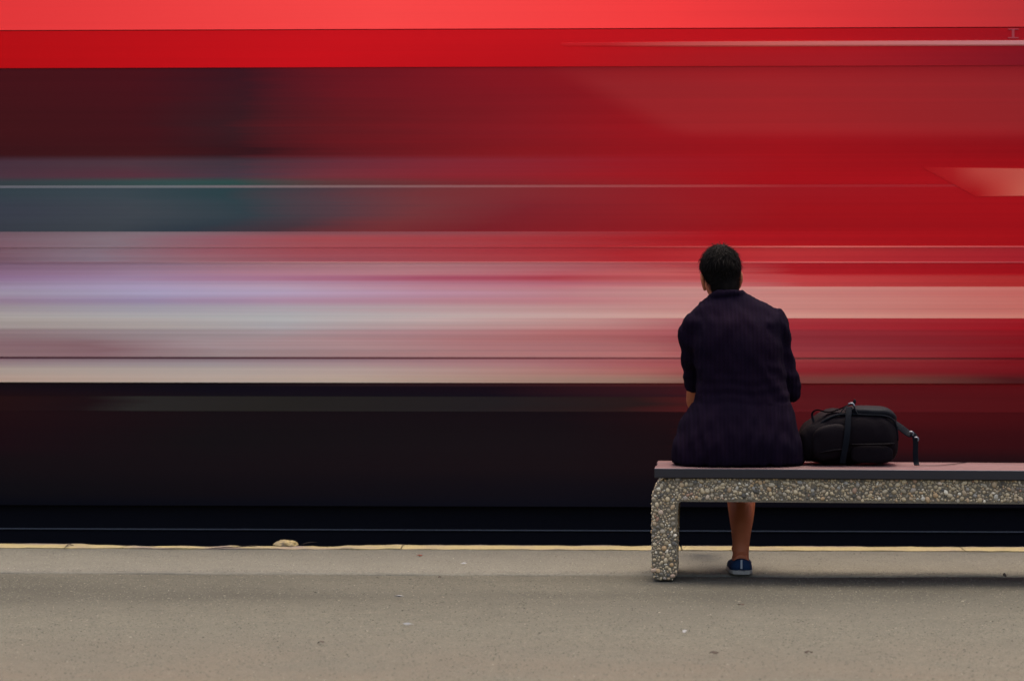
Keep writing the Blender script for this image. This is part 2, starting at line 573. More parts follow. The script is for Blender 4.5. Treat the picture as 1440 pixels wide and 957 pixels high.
lo_rows = [(266, [(0, (52, 64, 72)), (180, (58, 70, 78)), (330, (44, 66, 72)), (460, (78, 60, 68)), (620, (118, 52, 56)), (800, (136, 38, 44)), (1000, (150, 26, 34)), (1440, (164, 14, 22))]),
           (295, [(0, (58, 62, 74)), (180, (64, 70, 78)), (330, (50, 64, 72)), (460, (84, 60, 68)), (580, (116, 54, 58)), (720, (124, 34, 42)), (950, (148, 28, 34)), (1100, (156, 18, 25)), (1440, (160, 14, 22))]),
           (324, [(0, (54, 58, 68)), (180, (60, 66, 74)), (300, (48, 58, 68)), (420, (70, 52, 60)), (560, (118, 48, 52)), (700, (122, 32, 40)), (950, (146, 26, 33)), (1100, (155, 18, 25)), (1440, (158, 14, 22))])]
m_up = livery('upper_glazing', up_rows, 0.10, 0.4, 0.04, 55, wedge=True)
m_lo = livery('lower_glazing', lo_rows, 0.07, 0.4, 0.04, 55)
PW = 6.4
for i in range(-3, 2):
    xa = i * PW + 3.0
    xb = min(xa + PW, 11.0) - 0.0015
    xa = max(xa, -16.0)
    tp('window_pane', 0.004, 0.028, 94, 260, m_up, xa, xb)
    tp('window_pane', 0.004, 0.028, 263.5, 325.5, m_lo, xa, xb)
m_bar = livery('glazing_bar_paint', [(262, [(0, (96, 96, 104)), (250, (104, 108, 112)), (480, (126, 96, 98)), (760, (150, 72, 74)), (1000, (168, 50, 52)), (1120, (160, 22, 30)), (1440, (160, 14, 22))])], 0.0, 0.4, 0.2)
tp('glazing_bar', 0.0042, 0.028, 260, 263.5, m_bar)

# waist: painted bands between raised ribs
w1 = [(326, [(0, (112, 88, 98)), (200, (128, 112, 120)), (420, (130, 84, 92)), (700, (150, 70, 76)), (900, (162, 44, 50)), (1020, (168, 22, 30)), (1440, (160, 15, 22))]),
      (335, [(0, (120, 92, 104)), (150, (132, 114, 124)), (300, (146, 92, 104)), (450, (164, 76, 82)), (700, (166, 56, 62)), (900, (168, 34, 40)), (1020, (168, 22, 30)), (1440, (162, 15, 22))]),
      (345, [(0, (122, 90, 102)), (150, (130, 112, 122)), (300, (146, 92, 102)), (450, (158, 78, 84)), (700, (164, 58, 64)), (900, (168, 36, 42)), (1020, (168, 24, 30)), (1440, (160, 15, 22))])]
m_w1 = livery('waist_band_paint', w1, 0.08, fine=100)
tp('waist_panel', 0.0, 0.028, 325.5, 346, m_w1)
m_rib1 = livery('upper_rib_paint', [(346, [(0, (124, 92, 104)), (150, (132, 112, 122)), (450, (158, 76, 84)), (850, (168, 44, 50)), (1000, (184, 70, 70)), (1150, (212, 104, 98)), (1440, (188, 70, 74))])], 0.0)
tp('waist_rib', -0.002, 0.028, 346, 348, m_rib1)
w2 = [(348, [(0, (120, 86, 98)), (150, (130, 110, 122)), (300, (148, 90, 102)), (450, (160, 76, 84)), (700, (166, 56, 64)), (900, (170, 38, 44)), (1100, (182, 50, 52)), (1440, (160, 34, 42))]),
      (366, [(0, (116, 84, 98)), (150, (132, 114, 128)), (300, (148, 100, 110)), (450, (152, 82, 92)), (700, (164, 62, 68)), (900, (170, 40, 46)), (1100, (182, 48, 52)), (1440, (160, 30, 40))])]
m_w2 = livery('waist_red_paint', w2, 0.12, fine=120)
tp('waist_panel', 0.0, 0.028, 348, 367.8, m_w2)
m_rib2 = livery('middle_rib_paint', [(368, [(0, (122, 92, 110)), (200, (138, 108, 122)), (450, (178, 124, 128)), (750, (184, 104, 106)), (950, (190, 82, 84)), (1150, (206, 96, 94)), (1440, (168, 60, 66))])], 0.0)
tp('waist_rib', -0.002, 0.028, 367.8, 369.6, m_rib2)
w3 = [(371, [(0, (126, 96, 118)), (200, (146, 116, 136)), (400, (168, 118, 128)), (550, (178, 122, 128)), (800, (178, 96, 102)), (950, (184, 76, 80)), (1100, (172, 30, 38)), (1440, (158, 15, 24))]),
      (384, [(0, (134, 104, 130)), (200, (152, 124, 148)), (400, (172, 122, 138)), (550, (180, 122, 130)), (800, (182, 92, 100)), (950, (192, 92, 92)), (1100, (170, 28, 36)), (1440, (158, 15, 24))]),
      (390, [(0, (140, 110, 142)), (200, (156, 130, 160)), (400, (168, 118, 144)), (600, (168, 84, 106)), (800, (172, 64, 76)), (950, (184, 84, 86)), (1100, (192, 64, 66)), (1440, (168, 42, 42))]),
      (402, [(0, (152, 134, 158)), (200, (166, 150, 180)), (400, (178, 150, 172)), (600, (182, 128, 144)), (800, (186, 112, 124)), (950, (194, 116, 116)), (1100, (190, 68, 70)), (1440, (172, 44, 44))])]
m_w3 = livery('lilac_band_paint', w3, 0.14, fine=110)
tp('waist_panel', 0.0, 0.028, 369.6, 403, m_w3)
w4 = [(404, [(0, (156, 140, 166)), (200, (168, 152, 184)), (400, (180, 156, 178)), (600, (186, 134, 148)), (800, (190, 122, 130)), (950, (200, 138, 134)), (1100, (206, 138, 130)), (1440, (196, 110, 102))]),
      (412, [(0, (158, 146, 166)), (200, (168, 158, 188)), (400, (178, 158, 184)), (600, (186, 142, 162)), (800, (192, 134, 140)), (950, (200, 142, 138)), (1100, (202, 130, 124)), (1440, (196, 104, 98))]),
      (422, [(0, (150, 128, 150)), (200, (152, 136, 166)), (400, (172, 138, 162)), (600, (182, 130, 142)), (800, (190, 124, 130)), (950, (198, 136, 132)), (1100, (204, 136, 128)), (1440, (198, 110, 102))]),
      (434, [(0, (160, 148, 154)), (200, (164, 158, 170)), (400, (176, 166, 174)), (600, (188, 158, 160)), (800, (194, 148, 146)), (950, (200, 142, 138)), (1100, (206, 138, 130)), (1440, (198, 110, 102))]),
      (446, [(0, (168, 160, 158)), (200, (172, 168, 170)), (400, (176, 174, 176)), (600, (192, 172, 170)), (800, (202, 164, 158)), (950, (208, 160, 150)), (1100, (212, 152, 140)), (1440, (204, 124, 112))])]
m_w4 = livery('pale_band_paint', w4, 0.10, fine=100)
tp('pale_panel', 0.0, 0.028, 403, 447, m_w4)
w5 = [(448, [(0, (168, 158, 154)), (200, (172, 164, 164)), (400, (174, 172, 174)), (600, (188, 164, 162)), (800, (188, 142, 138)), (960, (180, 112, 112)), (1080, (166, 56, 62)), (1440, (152, 22, 32))]),
      (460, [(0, (160, 148, 146)), (200, (168, 158, 156)), (400, (168, 162, 166)), (600, (180, 150, 150)), (800, (186, 132, 130)), (960, (176, 98, 100)), (1080, (162, 48, 56)), (1440, (150, 20, 30))]),
      (466, [(0, (142, 120, 124)), (200, (152, 138, 142)), (400, (164, 148, 152)), (600, (172, 130, 134)), (800, (176, 108, 108)), (960, (170, 90, 94)), (1080, (142, 50, 58)), (1440, (136, 22, 30))]),
      (486, [(0, (134, 104, 110)), (130, (132, 100, 106)), (300, (160, 140, 144)), (500, (172, 138, 140)), (700, (174, 120, 122)), (900, (172, 104, 104)), (1080, (146, 54, 62)), (1440, (126, 20, 28))]),
      (500, [(0, (136, 108, 112)), (130, (136, 104, 110)), (300, (154, 134, 136)), (500, (164, 128, 130)), (700, (176, 124, 124)), (900, (180, 112, 110)), (1080, (156, 62, 66)), (1440, (128, 22, 30))])]
m_w5 = livery('rose_band_paint', w5, 0.13, fine=85)
tp('waist_panel', 0.0, 0.028, 447, 502, m_w5)
m_grv = livery('groove_paint', [(503, [(0, (80, 50, 60)), (300, (84, 58, 66)), (600, (110, 70, 76)), (900, (140, 78, 82)), (1100, (120, 60, 60)), (1440, (100, 20, 26))])], 0.0)
tp('waist_groove', 0.003, 0.028, 502, 505, m_grv)
w6 = [(505, [(0, (134, 108, 116)), (300, (136, 116, 124)), (500, (146, 118, 126)), (700, (164, 116, 120)), (900, (168, 96, 98)), (1080, (158, 62, 64)), (1440, (120, 22, 28))]),
      (512, [(0, (150, 130, 132)), (300, (154, 142, 146)), (500, (166, 140, 142)), (700, (172, 124, 126)), (900, (170, 92, 94)), (1080, (150, 50, 56)), (1440, (118, 20, 27))]),
      (520, [(0, (168, 152, 144)), (300, (174, 160, 154)), (500, (180, 158, 152)), (700, (178, 136, 130)), (900, (172, 102, 98)), (1080, (140, 40, 46)), (1440, (112, 18, 25))]),
      (534, [(0, (174, 150, 138)), (300, (180, 162, 152)), (500, (182, 161, 148)), (700, (172, 138, 126)), (900, (156, 120, 106)), (1080, (122, 60, 58)), (1250, (110, 60, 54)), (1440, (72, 24, 26))])]
m_w6 = livery('sill_band_paint', w6, 0.09, fine=95)
tp('sill_panel', 0.0, 0.028, 505, 538, m_w6)

# gutter bar, the pale patch, the raised red field on the right half
m_gut = livery('gutter_metal', [(62, [(790, (190, 17, 25)), (860, (184, 28, 33)), (960, (190, 70, 68)), (1100, (198, 96, 92)), (1440, (184, 122, 126))])], 0.0, 0.4, 0.1)
bm = bmesh.new()
za, zb = tz(58.5), tz(66.5)
x0, x1, x2 = tx(790), tx(1000), 11.0
yv = TRAIN_Y + 0.0005
zm = tz(64.5)
secs = ((x0, zb + 0.004, za - 0.008, 0.0006), (x1, zb, za - 0.004, 0.004), (x2, zb, za, 0.010))
add_rings(bm, [[(x, yv, a), (x, yv - d, a + (b - a) * 0.25), (x, yv - d, b), (x, yv, b + 0.001)] for x, a, b, d in secs])
o = obj('gutter', bm, m_gut, train); o.matrix_parent_inverse = INV.copy()
m_pat = livery('pale_patch_paint', [(236, [(1296, (160, 16, 23)), (1340, (167, 30, 33)), (1375, (182, 64, 58)), (1440, (188, 80, 70))]), (276, [(1340, (162, 16, 23)), (1375, (164, 20, 25)), (1405, (182, 58, 52)), (1440, (194, 90, 76))])], 0.0)
bm = bmesh.new()
pts = [(1296, 236), (1440, 238), (1640, 240), (1640, 275), (1440, 276), (1372, 277)]
fr = [bm.verts.new((tx(p), TRAIN_Y + 0.0030, tz(y))) for p, y in pts]
bk = [bm.verts.new((v.co.x, TRAIN_Y + 0.0048, v.co.z)) for v in fr]
bm.faces.new(fr); bm.faces.new(bk[::-1])
for i in range(6): bm.faces.new((fr[i], fr[(i + 1) % 6], bk[(i + 1) % 6], bk[i]))
o = obj('pale_patch', bm, m_pat, train); o.matrix_parent_inverse = INV.copy()
# small letter on the cornice
m_let = simple('letter_paint', [v for v in lin((178, 66, 70))], 0.6, 0.1, var=0.05)
bm = bmesh.new()
for a, b, c, d in ((1421, 1424.6, 44.3, 54.8), (1415.5, 1430.5, 42.8, 44.3), (1415.5, 1430.5, 54.8, 56.4)):
    add_box(bm, tx(a), tx(b), TRAIN_Y - 0.0012, TRAIN_Y + 0.0008, tz(d), tz(c))
o = obj('letter_mark', bm, m_let, train); o.matrix_parent_inverse = INV.copy()

# underframe
m_sole = livery('solebar_paint', [(540, [(0, (26, 14, 21)), (300, (20, 15, 23)), (480, (46, 30, 36)), (700, (62, 34, 40)), (950, (92, 38, 42)), (1100, (112, 26, 32)), (1440, (108, 17, 22))]),
                                  (545, [(0, (24, 11, 18)), (300, (15, 10, 22)), (700, (24, 11, 22)), (950, (60, 24, 30)), (1100, (96, 22, 28)), (1440, (92, 16, 21))]),
                                  (556, [(0, (28, 11, 15)), (300, (17, 12, 20)), (700, (20, 12, 22)), (950, (48, 22, 28)), (1100, (90, 22, 27)), (1440, (84, 16, 20))])], 0.05)
tp('solebar', 0.012, 0.10, 538, 557.5, m_sole)
m_duct = livery('cable_duct_paint', [(567, [(0, (34, 14, 16)), (120, (28, 14, 18)), (200, (40, 37, 36)), (400, (36, 33, 31)), (700, (34, 29, 31)), (900, (42, 26, 26)), (1000, (82, 26, 28)), (1100, (90, 24, 28)), (1440, (82, 16, 20))])], 0.06)
tp('cable_duct', 0.0125, 0.12, 557.5, 578.5, m_duct)
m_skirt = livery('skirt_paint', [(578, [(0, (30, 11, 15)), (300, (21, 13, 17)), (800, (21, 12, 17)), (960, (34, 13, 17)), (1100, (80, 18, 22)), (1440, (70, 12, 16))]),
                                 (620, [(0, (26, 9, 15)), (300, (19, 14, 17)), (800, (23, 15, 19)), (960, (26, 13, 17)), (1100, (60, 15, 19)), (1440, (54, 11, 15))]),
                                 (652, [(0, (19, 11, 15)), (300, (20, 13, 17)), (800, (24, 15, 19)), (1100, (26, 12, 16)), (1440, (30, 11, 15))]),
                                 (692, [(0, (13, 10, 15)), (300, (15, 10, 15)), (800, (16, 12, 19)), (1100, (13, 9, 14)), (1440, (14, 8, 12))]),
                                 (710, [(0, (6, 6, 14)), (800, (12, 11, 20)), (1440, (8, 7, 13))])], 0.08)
xs = [-16.0, -13.2, -10.6, -8.0, -5.6, -3.35, 2.6, 4.1, 6.6, 8.9, 11.0]
for a, b in zip(xs, xs[1:]):
    tp('skirt_panel', 0.0135, 0.07, 578.5, 712, m_skirt, a, b - 0.002)
m_blk = simple('gap_shade_black', (0.0028, 0.0028, 0.0045), 0.8, 0.05)
o = tp('gap_shade_sheet', 0, 0, 712, 760, m_blk, prof=[(TRAIN_Y + 0.05, -0.10), (TRAIN_Y + 0.08, -0.10), (TRAIN_Y + 0.08, tz(712) - 0.002), (TRAIN_Y + 0.05, tz(712) - 0.002)])  # black sheet added to keep the shaded gap under the train dark
m_pipe = simple('brake_pipe_grey', (0.030, 0.033, 0.040), 0.5, 0.3)
bm = bmesh.new()
zp = W(720, 745.5, TRAIN_Y + 0.04).z
extrude_x(bm, [(TRAIN_Y + 0.046 + 0.0035 * math.cos(a * math.pi / 3), zp + 0.0035 * math.sin(a * math.pi / 3)) for a in range(6)], -16, 11)
o = obj('brake_pipe', bm, m_pipe, train); o.matrix_parent_inverse = INV.copy()
m_dark = simple('bogie_black', (0.012, 0.011, 0.012), 0.7, 0.2)
for bx_ in (-12.5, 7.5):
    for dx in (-1.25, 1.25):
        for yy in (NEAR_R, FAR_R):
            bm = bmesh.new()
            rr = 0.46
            for r0, a, b in ((rr, -0.05, 0.075), (rr + 0.028, 0.0755, 0.10)):
                s = 1 if yy == NEAR_R else -1
                rg = [[(bx_ + dx + r * math.cos(t * math.pi / 16), yy + s * k_, RAIL_Z + rr + r * math.sin(t * math.pi / 16)) for t in range(32)] for r, k_ in ((r0 * 0.3, a), (r0, a), (r0, b), (r0 * 0.3, b))]
                add_rings(bm, rg)
            o = obj('wheel', bm, m_dark, train); o.matrix_parent_inverse = INV.copy()
    o = box('bogie_frame', bx_ - 1.7, bx_ + 1.7, TRAIN_Y + 0.12, TRAIN_Y + 0.40, 0.1, 0.42, m_dark, train, 0.03); o.matrix_parent_inverse = INV.copy()
    o = box('bogie_bolster', bx_ - 0.4, bx_ + 0.4, TRAIN_Y + 0.401, TRAIN_Y + 2.4, 0.12, tz(538), m_dark, train); o.matrix_parent_inverse = INV.copy()
o = box('floor_frame', -15.9, 10.9, TRAIN_Y + 0.13, TRAIN_Y + 2.7, tz(538) - 0.12, tz(538) - 0.001, m_dark, train); o.matrix_parent_inverse = INV.copy()
o = box('equipment_box', -8.5, 4.2, TRAIN_Y + 0.5, TRAIN_Y + 2.3, -0.08, tz(538) - 0.125, m_dark, train); o.matrix_parent_inverse = INV.copy()

# ------------------------------------------------------------------ the bench
BROT = R(-3.0)
b0 = W(920, 658, 10.40)
BZ = 0.45
bench = empty('bench', (b0.x, b0.y, 0), BROT)
tag(bench, 'long bench with dark wooden slats on a pebble concrete frame', 'bench')
BL = 2.3
m_slat = N('slat_paint', 0.38, 0.35)
X, Y, Z = m_slat.xyz()
gr = m_slat.noise(1.0, 5, 0.65, (2.0, 60, 60))
mottle = m_slat.noise(6, 4, 0.6, (0.5, 3, 3), seed=4)
cb = m_slat.mix(gr, (0.008, 0.006, 0.0075), (0.015, 0.011, 0.013))
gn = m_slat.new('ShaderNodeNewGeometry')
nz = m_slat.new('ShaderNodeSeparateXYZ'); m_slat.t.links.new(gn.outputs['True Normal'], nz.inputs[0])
# upward faces take a paler, redder tone than the edges, unevenly
paled = m_slat.math('MULTIPLY', m_slat.rng(nz.outputs[2], 0.6, 0.95), m_slat.rng(mottle, 0.25, 0.55, 0.55, 1.0))
cb = m_slat.mix(paled, cb, m_slat.mix(gr, (0.085, 0.047, 0.044), (0.145, 0.078, 0.073)))
m_slat.color(cb).bump(gr, 0.25, 0.001)
m_slat.b.inputs['Coat Weight'].default_value = 0.1
m_slat.b.inputs['Coat Roughness'].default_value = 0.35
for j in range(3):
    y0 = 0.0 + j * 0.147
    bm = bmesh.new()
    add_box(bm, 0.0 + 0.004 * (j % 2), BL - 0.005 * j, y0, y0 + 0.138, BZ - 0.040, BZ)
    bmesh.ops.bevel(bm, geom=bm.edges[:], offset=0.004, segments=2, affect='EDGES', profile=0.5)
    obj('slat', bm, m_slat.m, bench)

# frame: portal with rounded shoulders
def arc(cx, cz, r, a0, a1, n):
    return [(cx + r * math.cos(R(a0 + (a1 - a0) * i / n)), cz + r * math.sin(R(a0 + (a1 - a0) * i / n))) for i in range(n + 1)]


LEGW, BT, BB = 0.097, BZ - 0.0415, 0.325
OX0, OX1 = -0.010, BL + 0.010
outer = [(OX0 + 0.006, 0.012), (OX0, 0.06)] + arc(OX0 + 0.085, BT - 0.085, 0.085, 180, 90, 8) + arc(OX1 - 0.085, BT - 0.085, 0.085, 90, 0, 8) + [(OX1, 0.06), (OX1 - 0.006, 0.012), (OX1 - 0.02, 0.0)]
inner = [(OX1 - LEGW + 0.016, 0.0), (OX1 - LEGW, 0.014)] + arc(OX1 - LEGW - 0.022, BB - 0.022, 0.022, 0, 90, 4) + arc(OX0 + LEGW + 0.022, BB - 0.022, 0.022, 90, 180, 4) + [(OX0 + LEGW, 0.014), (OX0 + LEGW - 0.016, 0.0), (OX0 + 0.02, 0.0)]
FY0, FY1 = 0.014, 0.425
prof = outer + inner
bm = bmesh.new()
a = [bm.verts.new((x, FY0, z)) for x, z in prof]
b = [bm.verts.new((x, FY1, z)) for x, z in prof]
n = len(prof)
for i in range(n):
    bm.faces.new((a[i], a[(i + 1) % n], b[(i + 1) % n], b[i]))
fa = bm.faces.new(a); fb = bm.faces.new(b[::-1])
bmesh.ops.bevel(bm, geom=list(fa.edges) + list(fb.edges), offset=0.009, segments=2, affect='EDGES', profile=0.5)
bmesh.ops.triangulate(bm, faces=[f for f in bm.faces if len(f.verts) > 4])
m_mort = simple('aggregate_mortar', (0.135, 0.105, 0.068), 0.95, 0.1, var=0.35, scale=120, bump=0.003)
frame = obj('frame', bm, m_mort, bench)


# pebbles pressed into the concrete
def inside(x, z):
    c = False
    j = n - 1
    for i in range(n):
        xi, zi = prof[i]; xj, zj = prof[j]
        if (zi > z) != (zj > z) and x < (xj - xi) * (z - zi) / (zj - zi) + xi: c = not c
        j = i
    return c


def scatter():
    """positions and outward normals over the frame's faces"""
    out = []
    grid = {}
    def ok(p, r):
        k = (int(p[0] / 0.02), int(p[1] / 0.02), int(p[2] / 0.02))
        for dx in (-1, 0, 1):
            for dy in (-1, 0, 1):
                for dz in (-1, 0, 1):
                    for q_, r_ in grid.get((k[0] + dx, k[1] + dy, k[2] + dz), ()):
                        if (q_[0] - p[0]) ** 2 + (q_[1] - p[1]) ** 2 + (q_[2] - p[2]) ** 2 < (0.86 * (r + r_)) ** 2: return False
        grid.setdefault(k, []).append((p, r))
        return True
    for rad, tries in ((0.0090, 2600), (0.0066, 9000), (0.0047, 26000), (0.0034, 44000)):
        for _ in range(tries):
            r = rad * random.uniform(0.85, 1.2)
            s = random.random()
            if s < 0.62:
                x = random.uniform(OX0, OX1); z = random.uniform(0.004, BT)
                if not inside(x, z) or not inside(x + r * 0.4, z) or not inside(x - r * 0.4, z): continue
                fr_ = random.random() < 0.8
                p = (x, FY0 if fr_ else FY1, z); nn = (0, -1 if fr_ else 1, 0)
            else:
                i = random.randrange(n)
                (xa, za), (xb, zb_) = prof[i], prof[(i + 1) % n]
                L = math.hypot(xb - xa, zb_ - za)
                if random.random() > L / 0.4 or (za + zb_) < 0.03: continue
                t = random.random()
                x, z = xa + (xb - xa) * t, za + (zb_ - za) * t
                if z > BT - 0.002 and 0.08 < x < BL - 0.08: continue
                p = (x, random.uniform(FY0 + 0.004, FY1 - 0.004), z)
                nn = ((zb_ - za) / L, 0, -(xb - xa) / L)
                if inside(x + nn[0] * 0.004, z + nn[2] * 0.004): nn = (-nn[0], 0, -nn[2])
            if ok(p, r): out.append((p, nn, r))
    return out


ico_bm = bmesh.new()
bmesh.ops.create_icosphere(ico_bm, subdivisions=2, radius=1)
IV = [v.co.copy() for v in ico_bm.verts]
IF = [[v.index for v in f.verts] for f in ico_bm.faces]
ico_bm.free()
ico_bm = bmesh.new()
bmesh.ops.create_icosphere(ico_bm, subdivisions=1, radius=1)
JV = [v.co.copy() for v in ico_bm.verts]
JF = [[v.index for v in f.verts] for f in ico_bm.faces]
ico_bm.free()
verts, faces = [], []
for p, nn, r in scatter():
    nn = Vector(nn)
    qn = nn.to_track_quat('Z', 'Y').to_matrix() @ Matrix.Rotation(random.uniform(0, 6.28), 3, 'Z') @ Matrix.Rotation(random.uniform(-0.35, 0.35), 3, 'X')
    sx, sy, sz = r * random.uniform(0.95, 1.35), r * random.uniform(0.75, 1.05), r * random.uniform(0.5, 0.8)
    c = Vector(p) - nn * (sz * random.uniform(0.0, 0.45))
    base = len(verts)
    sv, sf = (IV, IF) if r > 0.0055 else (JV, JF)
    sd_ = random.uniform(0, 99)
    for v in sv:
        d = 1 + 0.22 * noise.noise((v.x * 1.4 + sd_, v.y * 1.4, v.z * 1.4))
        verts.append(c + qn @ Vector((v.x * sx * d, v.y * sy * d, v.z * sz * d)))
    faces.extend([[i + base for i in f] for f in sf])
me = bpy.data.meshes.new('pebbles')
me.from_pydata(verts, [], faces)
for p in me.polygons: p.use_smooth = True
pm = N('pebble_stone', 0.7, 0.25)
ge = pm.new('ShaderNodeNewGeometry')
rnd = ge.outputs['Random Per Island']
pc = pm.ramp(rnd, [(0.0, (0.04, 0.034, 0.028)), (0.06, (0.11, 0.095, 0.075)), (0.16, (0.30, 0.225, 0.13)), (0.34, (0.46, 0.33, 0.175)), (0.52, (0.58, 0.43, 0.24)), (0.66, (0.36, 0.28, 0.18)), (0.78, (0.48, 0.28, 0.12)), (0.86, (0.28, 0.24, 0.19)), (0.93, (0.76, 0.63, 0.43)), (1.0, (0.32, 0.14, 0.07))])
X, Y, Z = pm.xyz()
rust = pm.math('MULTIPLY', pm.rng(X, 1.36, 1.50), pm.rng(pm.noise(7, 3), 0.4, 0.6))
pc = pm.mix(pm.math('MULTIPLY', rust, 0.6), pc, (0.22, 0.09, 0.055))
sp = pm.noise(260, 3, 0.6)
pm.color(pm.mix(pm.rng(sp, 0.3, 0.7, 0, 0.35), pc, (0.20, 0.165, 0.11)))
peb = link('pebbles', me, pm.m, frame)
peb['kind'] = 'stuff'

# ------------------------------------------------------------------ the person
pl = W(1035, 655, 10.45)
person = empty('person', (pl.x, pl.y, 0), R(1.0))
tag(person, 'person in dark purple ribbed tunic sitting on the bench with back turned', 'person')

def skin_mat():
    k = N('skin', 0.55, 0.2)
    a = k.noise(14, 4, 0.6); b_ = k.noise(220, 3)
    k.color(k.mix(a, (0.25, 0.066, 0.024), (0.34, 0.098, 0.040))).bump(b_, 0.2, 0.0008)
    k.b.inputs['Subsurface Weight'].default_value = 0.06
    k.b.inputs['Subsurface Radius'].default_value = (0.012, 0.004, 0.002)
    return k.m


m_skin = skin_mat()
HC = Vector((-0.047, 0.285, 1.220))                       # centre of the skull
HR = Matrix.Rotation(R(13), 4, 'Z') @ Matrix.Rotation(R(-9), 4, 'X') @ Matrix.Rotation(R(-4), 4, 'Y')
HS = 1.05
def H(x, y, z): return HC + (HR @ Vector((x * HS, y * HS, z * HS)))


def ring_ell(xl, xr, yb, yf, z, n=36, e=2.4, tilt=0.0):
    """super-elliptic section between left/right and back/front limits"""
    cx, cy, rx, ry = (xl + xr) / 2, (yb + yf) / 2, (xr - xl) / 2, (yf - yb) / 2
    out = []
    for i in range(n):
        t = 2 * math.pi * i / n
        c, s = math.cos(t), math.sin(t)
        x = cx + rx * math.copysign(abs(c) ** (2 / e), c)
        y = cy + ry * math.copysign(abs(s) ** (2 / e), s)
        out.append((x, y, z + tilt * (y - cy)))
    return out


ARM_R = [(0.140, 0.205, 1.040, 0.050), (0.164, 0.215, 1.000, 0.054), (0.184, 0.235, 0.90, 0.048), (0.218, 0.262, 0.79, 0.043), (0.216, 0.312, 0.735, 0.042), (0.160, 0.42, 0.690, 0.037), (0.10, 0.53, 0.655, 0.027)]
ARM_L = [(-0.122, 0.205, 1.030, 0.050), (-0.148, 0.22, 0.985, 0.054), (-0.146, 0.26, 0.89, 0.047), (-0.136, 0.315, 0.80, 0.041), (-0.140, 0.365, 0.728, 0.041), (-0.132, 0.46, 0.680, 0.037), (-0.065, 0.555, 0.668, 0.027)]
LEG_STAND = [(-0.075, 0.13, 0.54, 0.085), (-0.03, 0.33, 0.545, 0.078), (0.015, 0.50, 0.515, 0.060), (0.022, 0.545, 0.47, 0.060), (0.040, 0.505, 0.40, 0.060), (0.050, 0.445, 0.315, 0.062), (0.048, 0.365, 0.225, 0.052), (0.042, 0.297, 0.150, 0.039), (0.038, 0.255, 0.095, 0.034), (0.036, 0.25, 0.05, 0.034)]
LEG_CROSS = [(0.10, 0.13, 0.56, 0.088), (0.08, 0.33, 0.625, 0.080), (0.02, 0.53, 0.660, 0.060), (-0.005, 0.59, 0.625, 0.056), (-0.025, 0.66, 0.55, 0.054), (-0.045, 0.735, 0.46, 0.042), (-0.055, 0.79, 0.395, 0.033), (-0.058, 0.825, 0.365, 0.035)]


def add_hand(bm, wrist, fwd, palm_n, side, curl):
    """five-fingered hand: wrist point, pointing direction, back-of-hand normal, thumb side (+1/-1)"""
    f = Vector(fwd).normalized(); nrm = Vector(palm_n)
    nrm = (nrm - f * nrm.dot(f)).normalized()
    sd_ = f.cross(nrm) * side
    w0 = Vector(wrist)
    M = Matrix((sd_, f, nrm)).transposed().to_4x4()
    add_blob(bm, w0 + f * 0.045, (0.040, 0.052, 0.0155), M, 3)
    for k, (o_, l_) in enumerate(((0.030, 0.072), (0.010, 0.080), (-0.010, 0.074), (-0.028, 0.058))):
        p0 = w0 + f * 0.055 + sd_ * o_ * 0.85
        p1 = w0 + f * 0.088 + sd_ * o_
        c = curl
        d1 = (f * math.cos(c) - nrm * math.sin(c)); d2 = (f * math.cos(2.0 * c) - nrm * math.sin(2.0 * c)); d3 = (f * math.cos(2.7 * c) - nrm * math.sin(2.7 * c))
        p2 = p1 + d1 * l_ * 0.45; p3 = p2 + d2 * l_ * 0.32; p4 = p3 + d3 * l_ * 0.23
        add_tube(bm, [(*p0, 0.0095), (*p1, 0.0098), (*p2, 0.0088), (*p3, 0.0080), (*p4, 0.0060)], 8, 2)
    t0 = w0 + f * 0.018 + sd_ * 0.022
    t1 = w0 + f * 0.045 + sd_ * 0.050 - nrm * 0.010
    t2 = t1 + (f * 0.75 + sd_ * 0.30 - nrm * 0.5).normalized() * 0.034
    t3 = t2 + (f * 0.95 - sd_ * 0.1 - nrm * 0.4).normalized() * 0.026
    add_tube(bm, [(*t0, 0.013), (*t1, 0.0115), (*t2, 0.0098), (*t3, 0.0068)], 8, 2)


bm = bmesh.new()
# torso under the clothes
tor = [(-0.17, 0.19, 0.04, 0.33, 0.47), (-0.165, 0.19, 0.035, 0.31, 0.58), (-0.12, 0.175, 0.055, 0.29, 0.70), (-0.115, 0.165, 0.075, 0.30, 0.80), (-0.135, 0.17, 0.085, 0.32, 0.92), (-0.15, 0.165, 0.115, 0.33, 1.02), (-0.10, 0.11, 0.155, 0.30, 1.075), (-0.07, 0.045, 0.19, 0.295, 1.105)]
add_rings(bm, [ring_ell(*t) for t in catmull(tor, 3)])
add_tube(bm, [(-0.012, 0.225, 1.06, 0.062), (-0.026, 0.243, 1.12, 0.056), (-0.042, 0.262, 1.17, 0.055), (-0.050, 0.275, 1.21, 0.05)], 16, 3)
